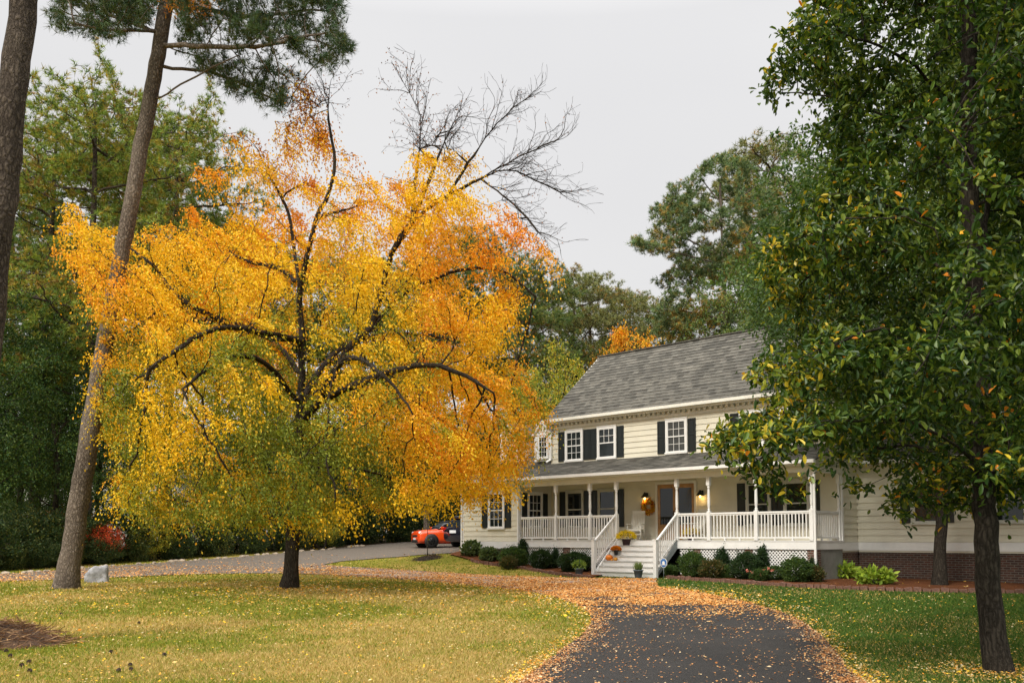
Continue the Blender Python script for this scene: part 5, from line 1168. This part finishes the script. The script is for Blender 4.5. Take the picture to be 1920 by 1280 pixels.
L_D=[(-70,40,1.0,dA,'dark leafy tree at the left border above the drive'),(25,46,1.05,dB,'dark leafy tree left of the distant bare pine trunk'),(95,43,.95,dA,'dark leafy tree just left of the leaning pine'),
 (190,48,.9,dB,'dark leafy tree behind the red maple'),(430,60,.8,dB,'dark tree left of the yellow tree trunk'),
 (520,62,.75,dA,'dark tree just behind the yellow tree trunk on its left'),(610,62,.75,dB,'dark tree just behind the yellow tree trunk on its right'),(690,66,.8,dA,'dark tree in the wood left of the parked cars'),(765,68,.8,dB,'dark tree in the wood above the orange car'),
 (840,72,.85,dA,'dark tree in the wood above the black car'),(915,64,.75,dB,'dark tree behind the left dormer'),(985,60,.78,dA,'dark tree behind the two dormers'),(1060,64,.72,dB,'dark tree at the left end of the main roof'),(140,60,1.1,dA,'tall dark tree filling the wood behind the leaning trunk'),(40,62,1.15,dA,'tall dark tree deep in the wood at far left'),(-30,56,1.2,dB,'tall dark tree beyond the left border')]
for px,Y,s,me,lab in L_D: place('broadleaf_tree',me,px,Y,s,lab,'tree',G2)
place('maple_tree',dO,1182,66,1.35,'bright orange maple showing above the left end of the roof','tree',sz=2.1)
place('young_tree',dY,1036,50,.92,'yellow green tree behind the left corner of the main roof','tree',sz=1.38)
place('bright_bush',dY,610,50.5,.42,'yellow green bush at the wood edge just right of the yellow tree trunk','bush')
place('bright_bush',dY,285,43.5,.36,'small yellow green bush at the wood edge right of the scarlet maple','bush')
place('red_maple',dR,128,43.5,.72,'small scarlet maple in the wood behind the leaning pine trunk','tree')
place('red_maple',dR,196,42.0,.50,'low red sprig of maple just right of the leaning pine trunk','tree')
for px,Y,s,me,lab in [(1500,44,1.05,dC,'pale green tree hanging over the right part of the roof'),(1590,46,1.15,dC,'tree behind the roof directly left of the big green tree trunk'),(1700,44,1.1,dB,'dark tree behind the right wing of the house'),
   (2085,24,1.4,dC,'tree standing nearest beyond the right border of the photo'),(2330,19,1.5,dC,'large tree well outside the right border'),(2180,29,1.45,dC,'large tree outside the right border in front of the wing'),(2060,30,1.15,dA,'second added shade tree beyond the right border, close to the wing'),  # trees added past the right border to shade the wing
   (1800,42,1.2,dC,'tree behind the right wing near the big trunk'),(1900,40,1.25,dC,'tree with pale leaves at the right border behind the wing'),(1990,36,1.2,dB,'tree beyond the right border')]:
    place('broadleaf_tree',me,px,Y,s,lab,'tree','broadleaf trees behind the right wing')
place('wing_tree',make_decid(207,15,6.2,.26,[(.05,.10,.03),(.07,.13,.03),(.10,.16,.03)],n=70000,size=.15,r0=.19,dens=1500),1757,28.2,1.0,'mottled trunk and dark crown of the tree growing in the bed before the right wing','tree')  # crown enlarged and lowered to cast shade on the wing
place('orange_tree',dO,1935,34,1.1,'orange leaved tree peeping out at the right edge high up','tree',dz=5.5) if False else None
# ---- shrubs
def make_shrub(seed,rx,ry,rz,cols,n,size,mat=None,lumpy=.25,stem=True):
    global RNG
    RNG=np.random.default_rng(seed); d=unit(RNG.normal(size=(n,3))); f=1+lumpy*noise3(d,2.2,seed)*1.4; C=d*(RNG.uniform(.35,1,(n,1))**.4)*f[:,None]*np.array([rx,ry,rz])+np.array([0,0,rz*.92]); C=C[C[:,2]>.02]
    sh=RNG.uniform(size=len(C))<.06; C=np.where(sh[:,None],C*RNG.uniform(1.0,1.22,(len(C),1)),C); d2=(C-np.array([0,0,rz*.7])); D=unit(d2)+RNG.normal(size=C.shape)*.7+np.array([0,0,.3]); m=len(C)
    cr=leaf_mesh('shrub_foliage',C,D,RNG.uniform(size*.7,size*1.25,m),RNG.uniform(size*.4,size*.6,m),palette(m,cols,var=.3),[mat or LEAFM])
    mb=MB()
    for i in range(6): a=i*1.05; mb.tube([(0,0,-.1),(math.cos(a)*rx*.25,math.sin(a)*ry*.25,rz*.6),(math.cos(a)*rx*.6,math.sin(a)*ry*.6,rz*1.3)],[.02,.014,.005],DKBARK,5)
    me=bpy.data.meshes.new('shrub_stems'); me.from_pydata(mb.v,[],mb.f); me.materials.append(DKBARK); return me,cr
BX=[(.022,.05,.018),(.035,.07,.022),(.05,.09,.025)]; OL=[(.06,.08,.02),(.10,.11,.03),(.16,.10,.03),(.05,.07,.02)]
sBox=make_shrub(301,.5,.5,.42,BX,10500,.055,lumpy=.24); sLeaf=make_shrub(302,.6,.5,.5,[(.04,.08,.025),(.065,.12,.03),(.10,.16,.03)],6200,.08); sOl=make_shrub(303,.5,.45,.42,OL,4600,.07)
sIvy=make_shrub(304,.25,.14,.62,[(.025,.055,.02),(.04,.08,.025)],3000,.07,lumpy=.5); sGr=make_shrub(305,.3,.3,.2,[(.10,.15,.05),(.15,.20,.07),(.07,.11,.04)],900,.12,lumpy=.3)
sHosta=make_shrub(306,.46,.40,.20,[(.30,.42,.04),(.38,.48,.06),(.22,.34,.04)],420,.19,lumpy=.1); sUnd=make_shrub(307,1.7,1.5,1.25,[(.022,.05,.018),(.035,.07,.022),(.055,.09,.025),(.10,.12,.03)],9000,.12,lumpy=.35)
sUndB=make_shrub(308,1.5,1.3,1.5,[(.03,.06,.02),(.05,.08,.022),(.16,.16,.03),(.04,.075,.022)],7500,.12,lumpy=.45)
def shrub(me,u,y,s,label,kind='shrub',cat='shrub',sz=None,group=None):
    p=HW(u,y,0); return place(kind,me,0,p.y,s,label,cat,group,X=p.x,sz=(sz or s)*.84,dz=.03,part=('stems','foliage'))
SH='shrubs in the beds along the porch'
def ug(px,y): return U(px,y)
shrub(sBox,ug(1016,-.55),-.55,1.02,'clipped round dark shrub directly right of the ivy at the porch left end',sz=1.15,group=SH)
shrub(sBox,ug(1079,-.6),-.6,1.35,'largest clipped round shrub left of the porch steps',sz=1.12,group=SH)
shrub(sLeaf,ug(962,-.75),-.75,.95,'loose leafy shrub at the corner below the left end of the railing',sz=1.0,group=SH)
shrub(sOl,ug(953,-1.35),-1.35,.75,'low olive brown shrub in front of the leafy corner shrub',group=SH)
shrub(sGr,ug(918,-.6),-.6,1.25,'feathery low green plant against the left wing brick',sz=1.6,group=SH)
shrub(sGr,ug(884,-.5),-.5,1.3,'feathery green plant by the downspout at the left corner of the house',sz=1.8,group=SH)
shrub(sLeaf,ug(1298,-.6),-.6,.88,'leafy round shrub just right of the steps before the lattice',sz=1.08,group=SH)
shrub(sOl,ug(1333,-.75),-.75,.95,'olive shrub with reddish leaves beside the first round shrub right of the steps',group=SH)
shrub(sBox,ug(1398,-.6),-.6,.98,'dark clipped shrub in the middle of the right bed behind the pink roses',sz=1.35,group=SH)
shrub(sLeaf,ug(1493,-.75),-.75,.95,'wide leafy dark shrub left of the porch corner post',sz=.95,group=SH)
shrub(sOl,ug(1520,-.5),-.5,.8,'small dark shrub at the foot of the porch corner downspout',group=SH)
shrub(sLeaf,ug(1360,-.5),-.5,.55,'small leafy plant between the olive shrub and the middle shrub',group=SH)
shrub(sLeaf,ug(1450,-.5),-.5,.6,'small leafy plant between the pink roses and the wide corner shrub',group=SH)
shrub(sLeaf,ug(1256,-.7),-.7,.5,'small dark plant beside the blue yard sign',group=SH)
rs=shrub(sLeaf,ug(1421,-1.15),-1.15,.55,'low rose bush with pink blooms in the right bed','rose_bush','shrub',sz=.5)
n=70; RNG=np.random.default_rng(9); C=RNG.normal(size=(9,3))*np.array([.42,.3,.12])+np.array([0,-.1,.72]); C=np.repeat(C,16,0)+RNG.normal(size=(144,3))*.04
link_mesh('blossoms',leaf_mesh('blossoms',C,RNG.normal(size=C.shape),.11,.09,palette(len(C),[(.75,.22,.18),(.8,.35,.28)]),[PETAL]),rs)
for (px,y,s,sz,lab) in [(980,-.12,1.0,1.05,'ivy climbing the corner post base at the left end of the porch'),(1041,-.12,.8,1.0,'ivy column between the two clipped shrubs left of the steps'),(1352,-.12,1.0,1.0,'ivy over the brick pier behind the olive shrub'),(1428,-.12,1.15,.95,'ivy bush over the brick pier above the pink roses'),(1521,-.14,.7,1.05,'ivy column on the pier at the right porch corner')]:
    shrub(sIvy,ug(px,y),y,s,lab,'ivy','ivy',sz=s*sz,group='ivy on the porch piers')
for (px,py,s,lab) in [(1580,1086,1.15,'lime green hosta nearest the porch corner'),(1642,1098,1.1,'lime green hosta nearest the lawn, right of the other one')]:
    g_=G(px,py); place('hosta',sHosta,px,g_[1],s,lab,'hosta','hostas in the right bed',X=g_[0],dz=.05,part=('stems','foliage'))
for (px,py,s) in [(1665,1083,.75),(1850,1090,.9)]:
    g_=G(px,py); place('shrub',sBox,px,g_[1]+1,s,'low dark shrub against the wing brick '+('left of the mottled trunk' if px<1700 else 'just left of the big trunk'),'shrub',SH,X=g_[0]+.5,part=('stems','foliage'))
# sapling on the lawn strip
g_=G(801,1047.5); se=empty('sapling',(g_[0],g_[1],h1(*g_)),0,'thin sapling with dark leaves in the mulch ring on the lawn strip','tree'); mb=MB(); mb.tube([(0,0,0),(.02,0,1.0),(-.02,0,2.2),(0,0,3.2)],[.022,.018,.012,.006],BARK,6); mb.build('trunk',se)
n=260; C=np.c_[RNG.normal(size=(n,2))*.42,RNG.uniform(1.55,3.3,n)]; link_mesh('crown',leaf_mesh('crown',C,RNG.normal(size=(n,3)),.10,.05,palette(n,[(.04,.07,.02),(.07,.09,.025)]),[LEAFM]),se)
# understorey along the far side of the drive
UN='undergrowth along the edge of the wood'
i=0
words=['at the far left border','left of the near pine trunk line','under the dark trees at left','left of the red maple','behind the leaning pine foot','behind the grey rock cover','right of the scarlet maple sprig','below the pale neighbour house','left of the yellow tree trunk','close behind the yellow tree trunk','right of the yellow tree trunk','halfway between yellow tree and orange car','left of the orange car','behind the orange car','behind the black car']
for j,px in enumerate([-60,0,55,105,160,225,300,370,440,515,590,655,715,790,860]):
    Y=np.interp(px,[-60,0,300,560,740,860],[37.5,39,45,51.5,60,64])
    place('bush',sUnd if j%2 else sUndB,px,Y,random.uniform(.85,1.15)*Y/48,'dark green bush '+words[j]+' at the edge of the wood','bush',UN,part=('stems','foliage'))
words2=['low at the far left border','low left of the distant trunks','low under the dark trees','low in front of the red maple','low just left of the leaning pine','low just right of the leaning pine','low under the red sprig','low below the pale house gap','low left of the yellow trunk','low behind the yellow trunk','low right of the yellow trunk','low towards the cars','low beside the orange car']
for j,px in enumerate([-30,30,80,130,195,262,335,405,475,550,622,690,755]):
    Y=np.interp(px,[-60,0,300,560,740,860],[36.8,38,43.7,50,58.5,62])
    place('bush',sUndB if j%2 else sUnd,px,Y,random.uniform(.42,.62)*Y/48,'small green bush '+words2[j]+', in front','bush',UN,part=('stems','foliage'))
RNG=np.random.default_rng(77)
# far wood closing the view: a mass nobody could count
n=150000; X=RNG.uniform(-75,75,n); Y=RNG.uniform(88,112,n); top=11+4*np.array([noise.noise(Vector((x*.09,y*.1,0))) for x,y in zip(X,Y)])+2.5*np.array([noise.noise(Vector((x*.35,y*.3,5))) for x,y in zip(X,Y)])
Z=hgt(X,Y)+top*RNG.uniform(0,1,n)**.8; C=np.c_[X,Y,Z]; m=noise3(C,.25,3)>-.22; C=C[m]; n=len(C)
o=link_mesh('distant_wood',leaf_mesh('distant_wood',C,RNG.normal(size=(n,3)),.55,.32,palette(n,[(.04,.07,.025),(.06,.09,.03),(.08,.10,.035),(.12,.12,.04)],var=.25),[LEAFM])); prop(o,'far off dark green wood closing the view behind house and drive','wood',kind='stuff')
# ------------------------------------------------------------------ grass, fallen leaves, cones
drv=dens(DRIVE,.5); pav=dens(PAV,.5); bR=dens(bedR,.5); bL=dens(bedL,.5)
def scatter(n, ymin, ymax, p=1.6, pad=60):
    """ground points spread evenly over the picture rather than over the ground"""
    px=RNG.uniform(-pad,1920+pad,n); v=RNG.uniform(0,1,n); inv=1/ymax+(1/ymin-1/ymax)*v**1.0; Y=1/inv; X=(px-PX)/F*Y; return X,Y
def inhouse(X,Y):
    a=(X-ORG.x)*uv.x+(Y-ORG.y)*uv.y; b=(X-ORG.x)*nv.x+(Y-ORG.y)*nv.y
    return ((a>LW0)&(a<W1)&(b>0))|((a>=W1)&(b>3.2))|((abs(a)<1.45)&(b>-1.5)&(b<0))
n=330000; X,Y=scatter(n,9.6,44); ok=~inpoly(X,Y,drv)&~inpoly(X,Y,bR)&~inpoly(X,Y,bL)&~inhouse(X,Y)
X,Y=X[ok],Y[ok]; n=len(X); Z=hgt(X,Y)
S_=np.clip(Y/14,.8,3.0); hB=RNG.uniform(.022,.055,n)*S_**.35; wB=RNG.uniform(.006,.011,n)*S_; a=RNG.uniform(0,6.283,n); tl=RNG.normal(size=(n,2))*.028*S_[:,None]**.3
V=np.stack([np.c_[X-np.cos(a)*wB,Y-np.sin(a)*wB,Z-.005],np.c_[X+np.cos(a)*wB,Y+np.sin(a)*wB,Z-.005],np.c_[X+tl[:,0],Y+tl[:,1],Z+hB]],1).reshape(-1,3)
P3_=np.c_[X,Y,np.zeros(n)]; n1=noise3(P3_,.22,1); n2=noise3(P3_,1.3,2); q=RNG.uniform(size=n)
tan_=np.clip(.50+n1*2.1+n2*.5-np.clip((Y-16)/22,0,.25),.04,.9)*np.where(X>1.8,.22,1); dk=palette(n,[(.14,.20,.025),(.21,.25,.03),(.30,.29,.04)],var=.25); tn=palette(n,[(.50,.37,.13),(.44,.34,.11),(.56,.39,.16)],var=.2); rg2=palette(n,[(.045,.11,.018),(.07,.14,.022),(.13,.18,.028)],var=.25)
dk=np.where((X>1.8)[:,None],rg2,dk); cb=np.where((q<tan_)[:,None],tn,dk)  # right blades: greener, and darkened in colour for the trees' shade
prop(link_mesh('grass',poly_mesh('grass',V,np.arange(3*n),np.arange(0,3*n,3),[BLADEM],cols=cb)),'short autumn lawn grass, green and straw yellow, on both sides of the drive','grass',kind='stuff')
# fallen leaves
def edge_to(X,Y,edge): 
    e=np.array(edge); d=np.full(len(X),1e9)
    for a,b in zip(e[:-1],e[1:]):
        ab=b-a; t_=np.clip(((X-a[0])*ab[0]+(Y-a[1])*ab[1])/max((ab**2).sum(),1e-9),0,1); d=np.minimum(d,np.hypot(X-a[0]-ab[0]*t_,Y-a[1]-ab[1]*t_))
    return d
n=520000; X,Y=scatter(n,9.6,47); X2,Y2=scatter(150000,21,40,pad=-350); X=np.r_[X,X2]; Y=np.r_[Y,Y2]; m_=(np.arange(len(X))<n)|(inpoly(X,Y,drv)&(X>-9)&(X<5.2)); X=X[m_]; Y=Y[m_]; n=len(X); ind=inpoly(X,Y,drv); bed=inpoly(X,Y,bR)|inpoly(X,Y,bL); ok=~inhouse(X,Y)
de=np.minimum(edge_to(X,Y,near_left),edge_to(X,Y,right_edge)); tx=P[0][0] if False else ye.location.x
dt=np.hypot(X-tx-1.5,(Y-TY)*.9); near=np.exp(-(dt/7.5)**2); P3_=np.c_[X,Y,np.zeros(n)]; n1=noise3(P3_,.7,31); n2=noise3(P3_,2.4,32)
band=np.clip((Y-17)/9,0,1)
pd_=.011+.065*np.clip(n1*1.5+.1+n2*.6,0,1)+.75*np.exp(-(de/.28)**2)*(.75+n2)+1.3*band*np.clip(.62+n1+.4*n2,.12,1)*np.where((X<5.2),1,.35)*np.where(Y>37,np.exp(-((Y-37)/4)**2),1)
pl_=.007+.17*near*(1+1.3*np.clip((Y-21)/5,0,1))*np.clip(.45+n1*1.4+n2*.8,0,1)+.5*np.exp(-(np.hypot(X-tx,Y-TY)/1.0)**2)+.3*np.exp(-(np.hypot(X-5.85,Y-11.4)/.6)**2)+.5*np.exp(-(de/.22)**2)*(.6+n2)+.009*(X>2)+.008*np.clip(n2,0,1)+.45*np.exp(-(de/.8)**2)*np.clip((Y-18)/8,0,1)
pr_=np.where(ind,pd_,np.where(bed,.16,pl_)); keep=ok&(RNG.uniform(size=n)<pr_); X,Y=X[keep],Y[keep]; ind=ind[keep]; n=len(X); print('fallen',n)
C=np.c_[X,Y,hgt(X,Y)+np.where(inpoly(X,Y,pav),.05,np.where(ind,.034,.03))+RNG.uniform(.0,.018,n)]; D=np.c_[RNG.normal(size=(n,2)),RNG.normal(size=n)*.18]; sz_=RNG.uniform(.022,.046,n)*np.clip(Y/15,.9,1.8)
big=RNG.uniform(size=n)<.04; sz_=np.where(big,sz_*1.7,sz_)
ca=palette(n,[(.52,.25,.09),(.46,.18,.055),(.58,.36,.16),(.32,.15,.07),(.66,.49,.29)],w=[.3,.22,.22,.14,.12],var=.2); ca=np.where((Y>17.5)[:,None],palette(n,[(.72,.30,.07),(.66,.36,.12),(.55,.22,.05),(.78,.48,.20)],var=.2),ca); cl=palette(n,[(.70,.42,.08),(.75,.30,.04),(.62,.40,.14),(.70,.58,.32),(.8,.5,.03)],var=.2)
prop(link_mesh('fallen_leaves',leaf_mesh('fallen_leaves',C,D,sz_,sz_*.62,np.where(ind[:,None],ca,cl),[LITTERM],nrm=np.array([0,0,1.0])+RNG.normal(size=(n,3))*.35)),'orange and tan fallen leaves scattered over drive, lawn and beds','fallen leaves',kind='stuff')
# pine cones on the lawn
CONE=simple('cone_brown',(.05,.03,.02),.9); mb=MB(); mb.lathe([(.005,0),(.03,.01),(.038,.03),(.034,.05),(.022,.075),(.006,.09)],CONE,n=9)
for zc_ in (.02,.035,.05,.065):
    for k in range(8): a=k*.785+zc_*40; mb.beam((0,0,zc_),(math.cos(a)*.046,math.sin(a)*.046,zc_+.012),.018,.004,CONE)
pc=mb.build('pine_cone'); RR=random.Random(4)
for i,(px,py) in enumerate([(50,1245),(62,1207),(102,1206),(38,1252),(244,1250),(218,1262),(312,1231),(250,1260),(60,1262),(8,1224),(65,1188),(15,1233),(205,1226),(114,1153),(258,1170),(368,1118)]):
    g_=G(px,py); o=pc if i==0 else pc.copy()
    if i: COL.objects.link(o)
    o.location=(g_[0],g_[1],h1(*g_)+.025); o.rotation_euler=(1.4,0,RR.uniform(0,6)); o.scale=(.62,.62,.62); prop(o,'small dark pine cone lying on the left front lawn','pine cone','pine cones on the lawn')
